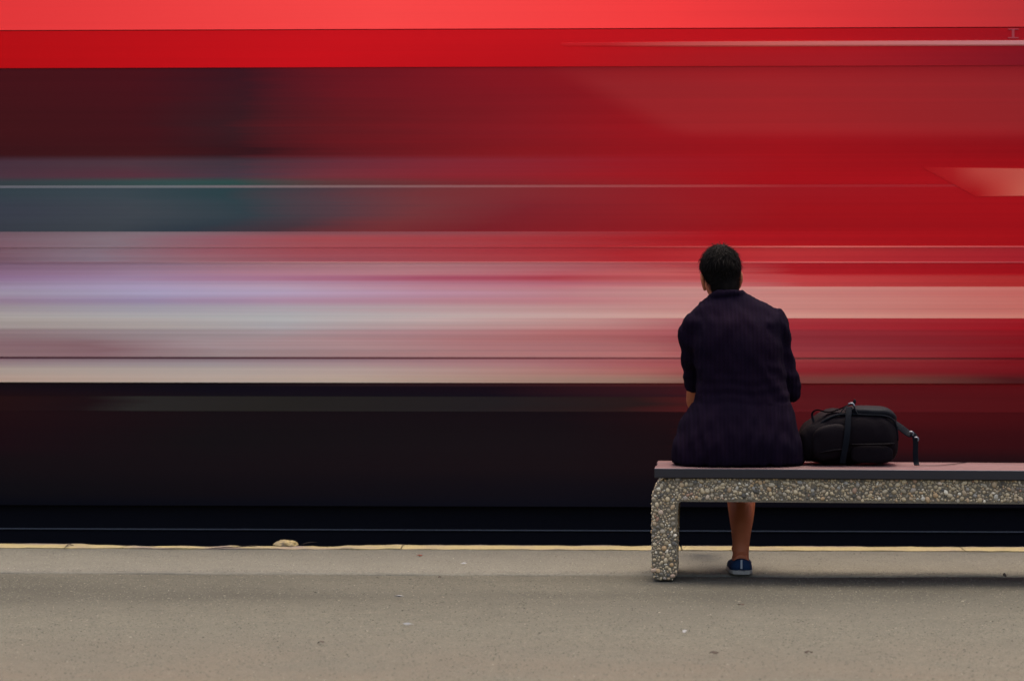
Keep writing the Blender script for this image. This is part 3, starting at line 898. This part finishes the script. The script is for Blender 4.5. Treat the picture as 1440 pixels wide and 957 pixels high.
# skull, face, ears
add_blob(bm, H(0, -0.012, 0.022), (0.071, 0.088, 0.082), HR)
add_blob(bm, H(0, 0.020, -0.028), (0.060, 0.070, 0.075), HR)
add_blob(bm, H(0, 0.050, -0.078), (0.040, 0.040, 0.032), HR)
add_blob(bm, H(0, 0.082, -0.096), (0.019, 0.015, 0.014), HR, 2)
add_tube(bm, [(*H(0, 0.080, 0.012), 0.007), (*H(0, 0.091, -0.014), 0.008), (*H(0, 0.099, -0.030), 0.0095), (*H(0, 0.088, -0.038), 0.009)], 8, 2)
for s in (-1, 1):
    add_blob(bm, H(s * 0.011, 0.092, -0.035), (0.008, 0.009, 0.007), HR, 2)
    add_tube(bm, [(*H(s * 0.010, 0.078, 0.024), 0.007), (*H(s * 0.032, 0.074, 0.025), 0.007), (*H(s * 0.050, 0.056, 0.018), 0.006)], 8, 2)
    add_blob(bm, H(s * 0.040, 0.062, -0.022), (0.020, 0.020, 0.016), HR, 2)
    # ear: rim and lobe
    add_tube(bm, [(*H(s * 0.068, -0.002, -0.058), 0.0085), (*H(s * 0.078, -0.014, -0.036), 0.0065), (*H(s * 0.082, -0.018, -0.010), 0.0065), (*H(s * 0.080, -0.010, 0.006), 0.006), (*H(s * 0.074, 0.004, 0.004), 0.006)], 8, 3)
    add_blob(bm, H(s * 0.074, -0.008, -0.024), (0.007, 0.014, 0.028), HR, 2)
for dz, r_ in ((-0.058, 0.0065), (-0.067, 0.0075)):
    add_tube(bm, [(*H(-0.024, 0.078, dz - 0.002), 0.003), (*H(-0.010, 0.089, dz), r_), (*H(0.010, 0.089, dz), r_), (*H(0.024, 0.078, dz - 0.002), 0.003)], 8, 2)
add_tube(bm, ARM_R, 14, 4)
add_tube(bm, ARM_L, 14, 4)
add_hand(bm, ARM_R[-1][:3], (-0.85, 0.55, -0.05), (0.1, 0.25, 0.95), 1, 0.28)
add_hand(bm, (ARM_L[-1][0], ARM_L[-1][1], ARM_L[-1][2] + 0.012), (0.80, 0.55, 0.06), (-0.1, 0.2, 0.95), -1, 0.28)
add_tube(bm, LEG_STAND, 18, 4)
add_tube(bm, LEG_CROSS, 18, 4)
# calf muscle, ankle bones, feet
add_blob(bm, (0.050, 0.430, 0.325), (0.058, 0.047, 0.085), Matrix.Rotation(R(-38), 4, 'X'))
for s in (-1, 1): add_blob(bm, (0.036 + s * 0.027, 0.262, 0.098), (0.010, 0.014, 0.014), None, 2)
def foot_pts(o_, f, u):
    o_, f, u = Vector(o_), Vector(f).normalized(), Vector(u).normalized()
    return [(*(o_ - f * 0.035 + u * 0.0), 0.031), (*(o_ + f * 0.02 + u * 0.006), 0.036), (*(o_ + f * 0.09 - u * 0.004), 0.034), (*(o_ + f * 0.15 - u * 0.010), 0.028), (*(o_ + f * 0.20 - u * 0.014), 0.018)]
FOOT1 = ((0.036, 0.235, 0.050), (0.02, 1, 0), (0, 0, 1))
FOOT2 = ((-0.058, 0.835, 0.352), (-0.05, 0.93, -0.12), (0, 0.12, 1))
for o_, f, u in (FOOT1, FOOT2):
    add_tube(bm, foot_pts(o_, f, u), 12, 3)
body_me = fused(bm, 0.005, 5)
body = link('body', body_me, m_skin, person)

# eyes
m_eye = N('eye', 0.15, 0.5)
m_eye.color((0.55, 0.52, 0.48))
m_iris = simple('iris_brown', (0.03, 0.015, 0.008), 0.2, 0.5)
for s in (-1, 1):
    bm = bmesh.new(); add_blob(bm, H(s * 0.029, 0.0685, 0.008), (0.0105, 0.0105, 0.0065), HR, 2)
    e = obj('eye', bm, m_eye.m, body, True)
    bm = bmesh.new(); add_blob(bm, H(s * 0.029, 0.0775, 0.008), (0.0048, 0.0022, 0.0048), HR, 2)
    obj('iris', bm, m_iris, e, True)


# tunic: one cloth surface over the torso, arms to the elbow and the lap
def cloth_mat():
    k = N('ribbed_knit', 0.95, 0.03)
    X, Y, Z = k.xyz()
    wv = k.math('SINE', k.math('MULTIPLY', k.math('ADD', X, k.math('MULTIPLY', k.noise(3, 2), 0.02)), 2 * math.pi / 0.017))
    fine = k.noise(300, 3, 0.6)
    big = k.noise(5, 4, 0.6)
    c = k.mix(k.rng(wv, -0.6, 0.8), (0.0052, 0.0022, 0.0058), (0.0062, 0.0027, 0.0074))
    c = k.mix(k.rng(big, 0.35, 0.7, 0, 0.6), c, (0.0032, 0.0022, 0.0062))
    h = k.math('ADD', k.math('MULTIPLY', wv, 0.5), k.math('MULTIPLY', fine, 0.6))
    k.color(c).bump(h, 0.45, 0.002)
    k.b.inputs['Sheen Weight'].default_value = 0.0
    k.b.inputs['Sheen Tint'].default_value = (0.35, 0.25, 0.6, 1)
    return k.m


m_cloth = cloth_mat()
bm = bmesh.new()
tun = [(-0.246, 0.275, -0.020, 0.34, 0.457), (-0.248, 0.274, -0.026, 0.35, 0.485), (-0.238, 0.268, -0.026, 0.34, 0.55), (-0.210, 0.252, -0.004, 0.33, 0.635), (-0.170, 0.232, 0.022, 0.32, 0.70),
       (-0.152, 0.218, 0.036, 0.32, 0.765), (-0.152, 0.212, 0.044, 0.33, 0.86), (-0.168, 0.205, 0.052, 0.35, 0.95), (-0.174, 0.203, 0.074, 0.36, 1.02), (-0.170, 0.194, 0.100, 0.35, 1.055), (-0.158, 0.168, 0.125, 0.34, 1.085), (-0.132, 0.134, 0.148, 0.33, 1.108), (-0.108, 0.096, 0.163, 0.32, 1.128), (-0.090, 0.056, 0.178, 0.31, 1.144)]
add_rings(bm, [ring_ell(*t, n=40, e=2.35) for t in catmull(tun, 3)])
def sleeve(arm, upto, grow, cuff):
    P = catmull(arm, 4)
    k = int(len(P) * upto)
    S = [(p[0], p[1], p[2], p[3] + grow) for p in P[:k]]
    for q_ in range(1, 4):
        S[-q_] = (*S[-q_][:3], S[-q_][3] + cuff)
    add_tube(bm, S, 16, 1)
sleeve(ARM_R, 0.66, 0.016, 0.008)
sleeve(ARM_L, 0.63, 0.014, 0.005)
# lap of the tunic over the thighs
add_tube(bm, [(-0.10, 0.12, 0.545, 0.098), (-0.055, 0.30, 0.555, 0.094), (-0.02, 0.42, 0.545, 0.088)], 18, 4)
add_tube(bm, [(0.12, 0.12, 0.56, 0.100), (0.100, 0.30, 0.605, 0.100), (0.055, 0.47, 0.650, 0.090)], 18, 4)
add_blob(bm, (0.0, 0.28, 0.55), (0.19, 0.14, 0.085))
# collar
add_tube(bm, [(-0.090, 0.235, 1.122, 0.013), (-0.076, 0.185, 1.136, 0.014), (-0.024, 0.168, 1.146, 0.014), (0.030, 0.187, 1.144, 0.014), (0.046, 0.235, 1.128, 0.013)], 8, 4)


def folds(co, nn):
    x, y, z = co
    d = 0.0
    # gathers fanning out over the hips
    hip = max(0.0, min(1.0, (0.72 - z) / 0.18))
    d += hip * 0.0055 * math.sin((x + 0.3 * (0.75 - z) * (1 if x > 0 else -1)) * 95 + 5 * noise.noise((x * 6, y * 6, z * 3))) * (0.4 + 0.6 * min(1, abs(x) / 0.2))
    # drag lines from the shoulders, slack at the waist
    d += 0.011 * noise.noise((x * 8, y * 7, z * 5)) + 0.0050 * noise.noise((x * 26 + z * 9, y * 20, z * 12))
    d += 0.006 * max(0.0, noise.noise((x * 14 - z * 11, y * 6, z * 5 + 3)))
    waist = math.exp(-((z - 0.76) / 0.07) ** 2)
    d += waist * 0.0012 * math.sin(z * 150 + 3.5 * noise.noise((x * 7, 2, z * 4)))
    if abs(x) > 0.13 and z > 0.70:
        d += 0.0025 * math.sin(z * 75 + x * 40 + 4 * noise.noise((x * 10, y * 10, z * 10)))
    # spine hollow and ribs of the knit
    d -= 0.006 * math.exp(-((x - 0.02) / 0.03) ** 2) * (1 if y < 0.2 else 0) * max(0, min(1, (z - 0.65) / 0.2))
    d += 0.0006 * math.sin(x * 2 * math.pi / 0.017)
    return d


tun_me = fused(bm, 0.006, 5, folds)
tun_me.name = 'tunic'
for v in tun_me.vertices:
    if v.co.y < 0.36 and v.co.z < BZ + 0.003: v.co.z = BZ + 0.003 + 0.1 * max(-0.02, v.co.z - BZ)
for v in tun_me.vertices:
    if v.co.z < BZ + 0.002: v.co.z = BZ + 0.002
tag(link('tunic', tun_me, m_cloth, person), 'dark purple ribbed tunic with sleeves pushed up')

# hair: cap plus many short locks
m_hair = N('hair_dark', 0.7, 0.03)
hk = m_hair.noise(1.0, 3, 0.6, (160, 160, 18))
hb = m_hair.noise(22, 3, 0.6, seed=3)
X, Y, Z = m_hair.xyz()
hc = m_hair.mix(hk, (0.0016, 0.0012, 0.0011), (0.0050, 0.0034, 0.0026))
hc = m_hair.mix(m_hair.math('MULTIPLY', m_hair.rng(hb, 0.52, 0.70), 0.55), hc, (0.010, 0.0075, 0.0055))
m_hair.color(hc)
HRI = HR.to_3x3()
def on_hair(d):
    """does the scalp direction d (skull frame) carry hair"""
    if d.z > 0.62: return d.y < 0.72
    if d.y > 0.55: return False
    if d.y > 0.05: return d.z > -0.02 + 0.55 * d.y
    return d.z > -0.90 + 0.30 * max(0, d.y + 0.2)


bm = bmesh.new()
add_blob(bm, (0, -0.014, 0.026), (0.0790, 0.0950, 0.0880), None, 4)
add_blob(bm, (0, -0.042, -0.040), (0.0560, 0.054, 0.0860), None, 4)
dele = [v for v in bm.verts if not on_hair((v.co - Vector((0, -0.012, 0.01))).normalized())]
bmesh.ops.delete(bm, geom=dele, context='VERTS')
for v in bm.verts:
    v.co += v.co.normalized() * (0.0035 * noise.noise((v.co.x * 40, v.co.y * 40, v.co.z * 24)) + 0.002 * noise.noise((v.co.x * 110, v.co.y * 110, v.co.z * 40)))
    v.co = H(*v.co)
hair = obj('hair', bm, m_hair.m, person, True)
bm = bmesh.new()
cnt = 0
while cnt < 5200:
    d = Vector((random.gauss(0, 1), random.gauss(0, 1), random.gauss(0, 1))).normalized()
    if not on_hair(d): continue
    cnt += 1
    low = d.z < -0.1
    p = Vector((d.x * 0.0775, d.y * 0.0945 - 0.014, d.z * 0.0875 + 0.026))
    if low:
        q2 = Vector((d.x * 0.062, -0.042 + d.y * 0.052, -0.040 + d.z * 0.066))
        t = min(1, (-0.1 - d.z) / 0.4)
        p = p * (1 - t) + q2 * t
        if p.y > 0.0: continue
    nrm = d
    crown = Vector((0.012, -0.045, 0.10))
    flow = (p - crown); flow = flow - nrm * flow.dot(nrm)
    if flow.length < 1e-4: flow = Vector((1, 0, 0))
    flow.normalize()
    flow = (flow + Vector((random.gauss(0, 0.3), random.gauss(0, 0.3), random.gauss(-0.15, 0.25)))).normalized()
    L = random.uniform(0.012, 0.030) * (0.6 if low else 1.0)
    stray = random.random() < 0.07 and not low
    if stray: L *= 1.3
    side = nrm.cross(flow).normalized() * random.uniform(0.0006, 0.0014)
    lift = random.uniform(0.0005, 0.004) + (random.uniform(0.0, 0.012) * max(0, noise.noise((d.x * 3, d.y * 3, 1.0)) + 0.45) if d.z > 0.45 else 0)
    if stray: lift += random.uniform(0.002, 0.007)
    pts = [p - nrm * 0.001, p + flow * L * 0.5 + nrm * (lift * 0.7), p + flow * L + nrm * (lift * random.uniform(0.2, 1.1) - 0.0025 * L / 0.03)]
    a0 = bm.verts.new(H(*(pts[0] - side))); a1 = bm.verts.new(H(*(pts[0] + side)))
    b0_ = bm.verts.new(H(*(pts[1] - side))); b1_ = bm.verts.new(H(*(pts[1] + side)))
    c0 = bm.verts.new(H(*pts[2]))
    bm.faces.new((a0, a1, b1_, b0_)); bm.faces.new((b0_, b1_, c0))
lk = obj('hair_locks', bm, m_hair.m, hair, True)
lk['kind'] = 'stuff'

# slip-on shoes
m_shoe = N('blue_canvas', 0.9, 0.1)
cv = m_shoe.noise(260, 3, 0.6)
m_shoe.color(m_shoe.mix(cv, (0.005, 0.013, 0.034), (0.012, 0.028, 0.060))).bump(cv, 0.5, 0.001)
m_sole_w = simple('shoe_sole_white', (0.20, 0.18, 0.15), 0.8, 0.2, var=0.35, scale=60)
m_tab = simple('heel_tab_white', (0.22, 0.22, 0.22), 0.8, 0.2)


def shoe(base, f, u, nm):
    """base: point on the sole under the ankle; f forward; u up"""
    base, f, u = Vector(base), Vector(f).normalized(), Vector(u).normalized()
    sd_ = f.cross(u).normalized()
    P = lambda a, b_, c: base + sd_ * a + f * b_ + u * c
    st = [(-0.066, 0.014), (-0.060, 0.032), (-0.040, 0.042), (0.0, 0.045), (0.06, 0.047), (0.11, 0.050), (0.15, 0.045), (0.178, 0.030), (0.190, 0.010)]
    out = [(-w_, y_) for y_, w_ in st] + [(w_, y_) for y_, w_ in reversed(st)]
    bm = bmesh.new()
    add_rings(bm, [[P(a * k_, b_ * 1.0, c) for a, b_ in out] for k_, c in ((0.97, 0.0), (1.08, 0.003), (1.08, 0.015), (1.0, 0.018))])
    sole = obj('sole', bm, m_sole_w, None, False)
    bm = bmesh.new()
    rings = []
    for y_, w_ in st:
        h = 0.050 if y_ < 0.03 else max(0.020, 0.052 - (y_ - 0.03) * 0.20)
        if y_ < -0.05: h = 0.046
        ww = w_ * 1.04
        ring = []
        for i in range(12):
            t = i / 11.0
            if y_ < 0.05:                      # open collar: two walls
                pass
            ang = math.pi * t
            ring.append(P(-ww * math.cos(ang) * (1.0 if 0.15 < t < 0.85 else 1.0), y_, 0.014 + h * (math.sin(ang) ** (0.75 if y_ < 0.03 else 0.55))))
        rings.append(ring)
    vs = [[bm.verts.new(p) for p in r] for r in rings]
    for j, (a_, b_) in enumerate(zip(vs, vs[1:])):
        for i in range(11):
            if st[j][0] < 0.05 and 3 <= i <= 7 and st[j][0] > -0.055: continue     # foot opening
            bm.faces.new((a_[i], a_[i + 1], b_[i + 1], b_[i]))
    bm.faces.new(vs[0]); bm.faces.new(vs[-1])
    up = obj('shoe', bm, m_shoe.m, person, True)
    sm = up.modifiers.new('thick', 'SOLIDIFY'); sm.thickness = 0.003
    sole.parent = up
    bm = bmesh.new()
    add_rings(bm, [[P(-0.004, -0.0685 - d, 0.024), P(0.004, -0.0685 - d, 0.024), P(0.004, -0.0645 - d, 0.060), P(-0.004, -0.0645 - d, 0.060)] for d in (0.0, 0.002)])
    obj('heel_tab', bm, m_tab, up)
    return up


tag(shoe((0.036, 0.238, 0.0015), (0.02, 1, 0), (0, 0, 1), 'a'), 'blue canvas slip-on shoe with white sole on the ground')
shoe((-0.058, 0.84, 0.3035), (-0.05, 0.93, -0.12), (0, 0.12, 1), 'b')

# ------------------------------------------------------------------ the backpack
bp0 = W(1199, 655, 10.50)
pack = empty('backpack', (bp0.x, bp0.y, BZ + 0.0015), BROT)
tag(pack, 'black backpack lying on its side on the bench beside the person', 'backpack')
def bag_mat(nm, c0, c1, rough=0.75, spec=0.06):
    k = N(nm, rough, spec)
    a_ = k.noise(9, 4, 0.6); b_ = k.noise(420, 2)
    k.color(k.mix(a_, c0, c1)).bump(k.math('ADD', a_, k.math('MULTIPLY', b_, 0.08)), 0.5, 0.01)
    return k.m
m_bag = bag_mat('bag_nylon', (0.0022, 0.0010, 0.0017), (0.0042, 0.0018, 0.0027))
m_bag2 = bag_mat('bag_panel', (0.0024, 0.0023, 0.0034), (0.0046, 0.0044, 0.0060), 0.7, 0.08)
m_web = bag_mat('bag_webbing', (0.0022, 0.0026, 0.0042), (0.0036, 0.0042, 0.0062), 0.75, 0.06)
m_buck = simple('buckle_metal', (0.13, 0.13, 0.14), 0.4, 0.5, 0.9, 0.1)
m_zip = bag_mat('zip_tape', (0.0020, 0.0012, 0.0016), (0.004, 0.0022, 0.003), 0.7, 0.05)


def bag_shape(x, top):
    """half-height profile of the lying bag along x"""
    return top


def superbox(bm, rx, ry, rz, cx, cy, cz, e=4.0, nu=40, nv=26, shape=None):
    rows = []
    for j in range(nv + 1):
        ph = -math.pi / 2 + math.pi * j / nv
        row = []
        for i in range(nu):
            th = 2 * math.pi * i / nu
            f = lambda a_: math.copysign(abs(a_) ** (2 / e), a_)
            x = f(math.sin(ph)); y = f(math.cos(ph)) * f(math.cos(th)); z = f(math.cos(ph)) * f(math.sin(th))
            p = Vector((cx + rx * x, cy + ry * y, cz + rz * z))
            if shape: p = shape(p, x, y, z)
            row.append(p)
        rows.append(row)
    add_rings(bm, rows, cap=True)


def sag(p, x, y, z):
    # left end droops, right end is square; underside flat on the bench
    t = max(0.0, (-x - 0.25) / 0.75)
    top = 1.0 - 0.30 * t ** 1.4
    if p.z > 0.02: p.z = p.z * top
    p.z += 0.014 * noise.noise((p.x * 7, p.y * 7, p.z * 7)) + 0.007 * noise.noise((p.x * 22, p.y * 22, p.z * 18))
    p.y += 0.014 * noise.noise((p.x * 9 + 5, p.y * 8, p.z * 9)) + 0.006 * noise.noise((p.x * 26 + p.z * 15, 2, p.z * 20))
    p.y -= 0.012 * math.sin(max(0, min(1, (p.z - 0.02) / 0.18)) * math.pi) * (1 if y < 0 else 0)
    p.z = max(0.0, p.z)
    return p


bm = bmesh.new()
superbox(bm, 0.202, 0.115, 0.112, -0.014, 0.155, 0.112, 4.2, 48, 40, sag)
bagbody = obj('bag_body', bm, m_bag, pack, True)
# padded top panel (the side of the bag now on top)
bm = bmesh.new()
def lid(p, x, y, z):
    p.z += 0.004 * noise.noise((p.x * 9, p.y * 9, 3)) - 0.028 * max(0, (x - 0.45) / 0.55) ** 2
    return p
superbox(bm, 0.108, 0.104, 0.022, 0.075, 0.158, 0.213, 3.2, 40, 24, lid)
obj('padded_panel', bm, m_bag2, pack, True)
# front pocket bulging towards us on the left
bm = bmesh.new()
superbox(bm, 0.072, 0.030, 0.072, -0.090, 0.036, 0.094, 3.0, 32, 20, lambda p, x, y, z: p + Vector((0, 0.004 * noise.noise((p.x * 20, 1, p.z * 20)), 0.012 * x)))
obj('front_pocket', bm, m_bag, pack, True)
# lower side pocket on the right with a zip above it
bm = bmesh.new()
superbox(bm, 0.085, 0.012, 0.036, 0.078, 0.036, 0.046, 3.4, 32, 16)
pk = obj('side_pocket', bm, m_bag, pack, True)
bm = bmesh.new()
add_tube(bm, [(-0.01, 0.027, 0.086, 0.004), (0.05, 0.018, 0.087, 0.004), (0.12, 0.020, 0.088, 0.004), (0.168, 0.040, 0.090, 0.004)], 8, 4)
obj('zip', bm, m_zip, pack, True)
bm = bmesh.new()
add_tube(bm, [(-0.155, 0.030, 0.045, 0.0035), (-0.11, 0.002, 0.058, 0.0035), (-0.06, 0.002, 0.066, 0.0035), (-0.02, 0.014, 0.068, 0.0035)], 8, 4)
obj('zip', bm, m_zip, pack, True)
# seam piping along the top front edge
bm = bmesh.new()
add_tube(bm, [(-0.175, 0.075, 0.100, 0.004), (-0.13, 0.060, 0.165, 0.005), (-0.07, 0.056, 0.200, 0.005), (-0.02, 0.056, 0.206, 0.005), (0.06, 0.054, 0.204, 0.004), (0.14, 0.058, 0.198, 0.004), (0.176, 0.070, 0.165, 0.004), (0.184, 0.078, 0.10, 0.004)], 8, 5)
obj('piping', bm, m_web, pack, True)


def strap(name, pts, wdt, up, parent=pack, mat=None):
    bm = bmesh.new()
    add_tube(bm, [(*p, wdt) for p in pts], 12, 5, 0.16, up)
    return obj(name, bm, mat or m_web, parent, True)


strap('compression_strap', [(-0.012, 0.052, 0.236), (-0.016, 0.030, 0.205), (-0.020, 0.008, 0.150), (-0.026, 0.002, 0.095), (-0.036, 0.006, 0.040), (-0.040, 0.014, 0.010)], 0.012, (1, 0, 0))
strap('carry_handle', [(-0.150, 0.090, 0.165), (-0.160, 0.084, 0.205), (-0.140, 0.082, 0.222), (-0.095, 0.082, 0.213), (-0.050, 0.082, 0.226), (-0.015, 0.082, 0.242)], 0.009, (0, 0.3, 1))
strap('shoulder_strap', [(-0.050, 0.075, 0.205), (-0.030, 0.072, 0.232), (0.0, 0.068, 0.246), (0.012, 0.065, 0.228), (0.026, 0.058, 0.205)], 0.012, (0, 1, 0))
bm = bmesh.new()
add_tube(bm, [(-0.016, 0.058, 0.247, 0.004), (0.000, 0.054, 0.251, 0.004), (0.010, 0.053, 0.238, 0.004)], 8, 3)
obj('buckle', bm, m_buck, pack, True)
bm = bmesh.new()
add_tube(bm, [(0.006, 0.062, 0.248, 0.007), (0.010, 0.062, 0.260, 0.006), (0.008, 0.062, 0.266, 0.003)], 8, 3)
obj('strap_end', bm, m_web, pack, True)
strap('shoulder_strap', [(0.168, 0.090, 0.170), (0.196, 0.082, 0.152), (0.222, 0.075, 0.132), (0.240, 0.068, 0.124)], 0.016, (0, 0.6, 0.8))
strap('shoulder_strap', [(0.236, 0.064, 0.132), (0.250, 0.060, 0.118), (0.254, 0.058, 0.090), (0.253, 0.056, 0.050), (0.256, 0.054, 0.014), (0.258, 0.040, 0.004)], 0.011, (1, 0, 0))
for c_ in ((0.236, 0.050, 0.134), (0.256, 0.046, 0.112)):
    bm = bmesh.new()
    add_tube(bm, [(c_[0] - 0.008, c_[1], c_[2] + 0.002, 0.0035), (c_[0] + 0.002, c_[1], c_[2] + 0.003, 0.004), (c_[0] + 0.008, c_[1], c_[2] - 0.004, 0.0035), (c_[0] + 0.006, c_[1], c_[2] - 0.012, 0.003)], 8, 3)
    obj('buckle', bm, m_buck, pack, True)
strap('strap_tail', [(0.258, 0.048, 0.003), (0.30, 0.056, 0.002), (0.36, 0.085, 0.002), (0.41, 0.15, 0.002), (0.44, 0.20, 0.002), (0.465, 0.215, 0.003)], 0.005, (0, 1, 0))

# ------------------------------------------------------------------ small things on the platform
m_chunk = N('broken_kerb_yellow', 0.9, 0.1)
ck = m_chunk.noise(30, 4, 0.7)
m_chunk.color(m_chunk.mix(m_chunk.rng(ck, 0.35, 0.6), (0.17, 0.13, 0.085), (0.31, 0.23, 0.10))).bump(ck, 0.7, 0.006)
def chunk(px, py, y, rx, ry, rz, seed, label, group=None):
    p = W(px, py, y)
    bm = bmesh.new()
    bmesh.ops.create_icosphere(bm, subdivisions=3, radius=1)
    for v in bm.verts:
        d = 1 + 0.30 * noise.noise(v.co * 1.3 + Vector((seed, 0, 0))) + 0.12 * noise.noise(v.co * 5)
        v.co = Vector((v.co.x * rx * d, v.co.y * ry * d, max(-0.25, v.co.z) * rz * d))
    o = obj('concrete_lump', bm, m_chunk.m)
    o.location = (p.x, p.y, 0.005 + 0.2 * rz)
    return tag(o, label, 'rubble', group)
chunk(402, 767, 11.70, 0.050, 0.045, 0.019, 4.6, 'yellow lump of broken concrete on the platform edge')
def crack(pts, label):  # thin dark strands laid on top to draw cracks in the platform edge
    bm = bmesh.new()
    P = [W(x, y, 3670 * 1.2 / (y - 393.0)) for x, y in pts]
    P = [(p.x, p.y, 0.0065 + 0.002 * (i % 2), 0.0042) for i, p in enumerate(P)]
    P[0] = (*P[0][:3], 0.001); P[-1] = (*P[-1][:3], 0.001)
    add_tube(bm, P, 6, 3, 0.5)
    o = obj('fissure', bm, m_crack, None, True)
    return tag(o, label, 'fissure', 'fissures along the platform edge')
m_crack = simple('crack_brown', (0.030, 0.022, 0.016), 0.9, 0.1)
crack([(90, 776), (96, 771), (104, 771.5)], 'short bent dark twig near the left end of the yellow line')
crack([(290, 775.2), (318, 773.8), (345, 772), (360, 770.4)], 'long thin dark twig left of the yellow concrete lump')
crack([(425, 768.5), (436, 766.5), (446, 765.5)], 'small dark twig right of the yellow concrete lump')

def flake(name, px, py, sx, sy, rot, mat, label, cat, lift=0.006, group=None):
    Y_ = FPX * CAM_H / (py - 393.0) / math.cos(R(0.5))
    p = W(px, py, Y_)
    bm = bmesh.new()
    out = [(-1, 0), (-0.55, 0.55), (0.05, 0.7), (0.6, 0.45), (1, 0.0), (0.55, -0.5), (0.0, -0.65), (-0.6, -0.5)]
    c0 = bm.verts.new((0, 0, lift * 1.6))
    c1 = bm.verts.new((0, 0, lift * 1.6 - 0.0012))
    sx, sy = sx * 0.75, sy * 0.75
    t = [bm.verts.new((x * sx, y * sy, lift * (0.2 + 1.2 * random.random()))) for x, y in out]
    d = [bm.verts.new((v.co.x, v.co.y, v.co.z - 0.0012)) for v in t]
    for i in range(8):
        j = (i + 1) % 8
        bm.faces.new((c0, t[i], t[j])); bm.faces.new((c1, d[j], d[i])); bm.faces.new((t[i], d[i], d[j], t[j]))
    o = obj(name, bm, mat)
    o.location = (p.x, p.y, 0.002); o.rotation_euler = (0, 0, rot)
    return tag(o, label, cat, group)
m_leaf = simple('dry_leaf_red', (0.12, 0.035, 0.020), 0.8, 0.2)
m_leafb = simple('dry_leaf_brown', (0.045, 0.030, 0.020), 0.8, 0.2)
m_pap = simple('paper_scrap', (0.22, 0.21, 0.19), 0.8, 0.2)
LG, PG = 'dry leaves on the platform', 'paper scraps on the platform'
flake('dry_leaf', 590, 784, 0.018, 0.012, 0.2, m_leaf, 'small reddish leaf in the middle of the pale edge strip', 'leaf', group=LG)
flake('dry_leaf', 618, 814.5, 0.010, 0.008, 0.6, m_leafb, 'tiny brown leaf below the seam in the middle', 'leaf', group=LG)
flake('dry_leaf', 1042, 852, 0.018, 0.016, 0.1, m_leafb, 'brown leaf on the shaded asphalt below the blue shoe', 'leaf', group=LG)
flake('dry_leaf', 1004, 920, 0.022, 0.016, -0.1, m_leafb, 'flat brown leaf near the bottom, left of two', 'leaf', group=LG)
flake('dry_leaf', 1137, 918.5, 0.020, 0.014, 0.1, m_leafb, 'flat brown leaf near the bottom, right of two', 'leaf', group=LG)
flake('dry_leaf', 451, 908, 0.017, 0.014, 0.4, m_leafb, 'dark curled leaf on the open asphalt at lower left', 'leaf', group=LG)
flake('dry_leaf', 1413, 812.5, 0.011, 0.016, 0.3, m_leafb, 'dark curled leaf near the seam at the far right', 'leaf', 0.016, LG)
flake('paper_scrap', 652, 795, 0.018, 0.012, 0.05, m_pap, 'white paper scrap on the pale edge strip', 'litter', group=PG)
flake('paper_scrap', 574, 881.5, 0.026, 0.009, 0.05, m_pap, 'long white paper scrap on the asphalt at lower centre', 'litter', group=PG)
flake('paper_scrap', 561, 842, 0.026, 0.006, 0.05, m_pap, 'thin pale paper strip on the darker lane of asphalt', 'litter', group=PG)
flake('paper_scrap', 963, 890, 0.013, 0.016, 0.9, m_pap, 'pale paper scrap in front of the bench leg', 'litter', group=PG)
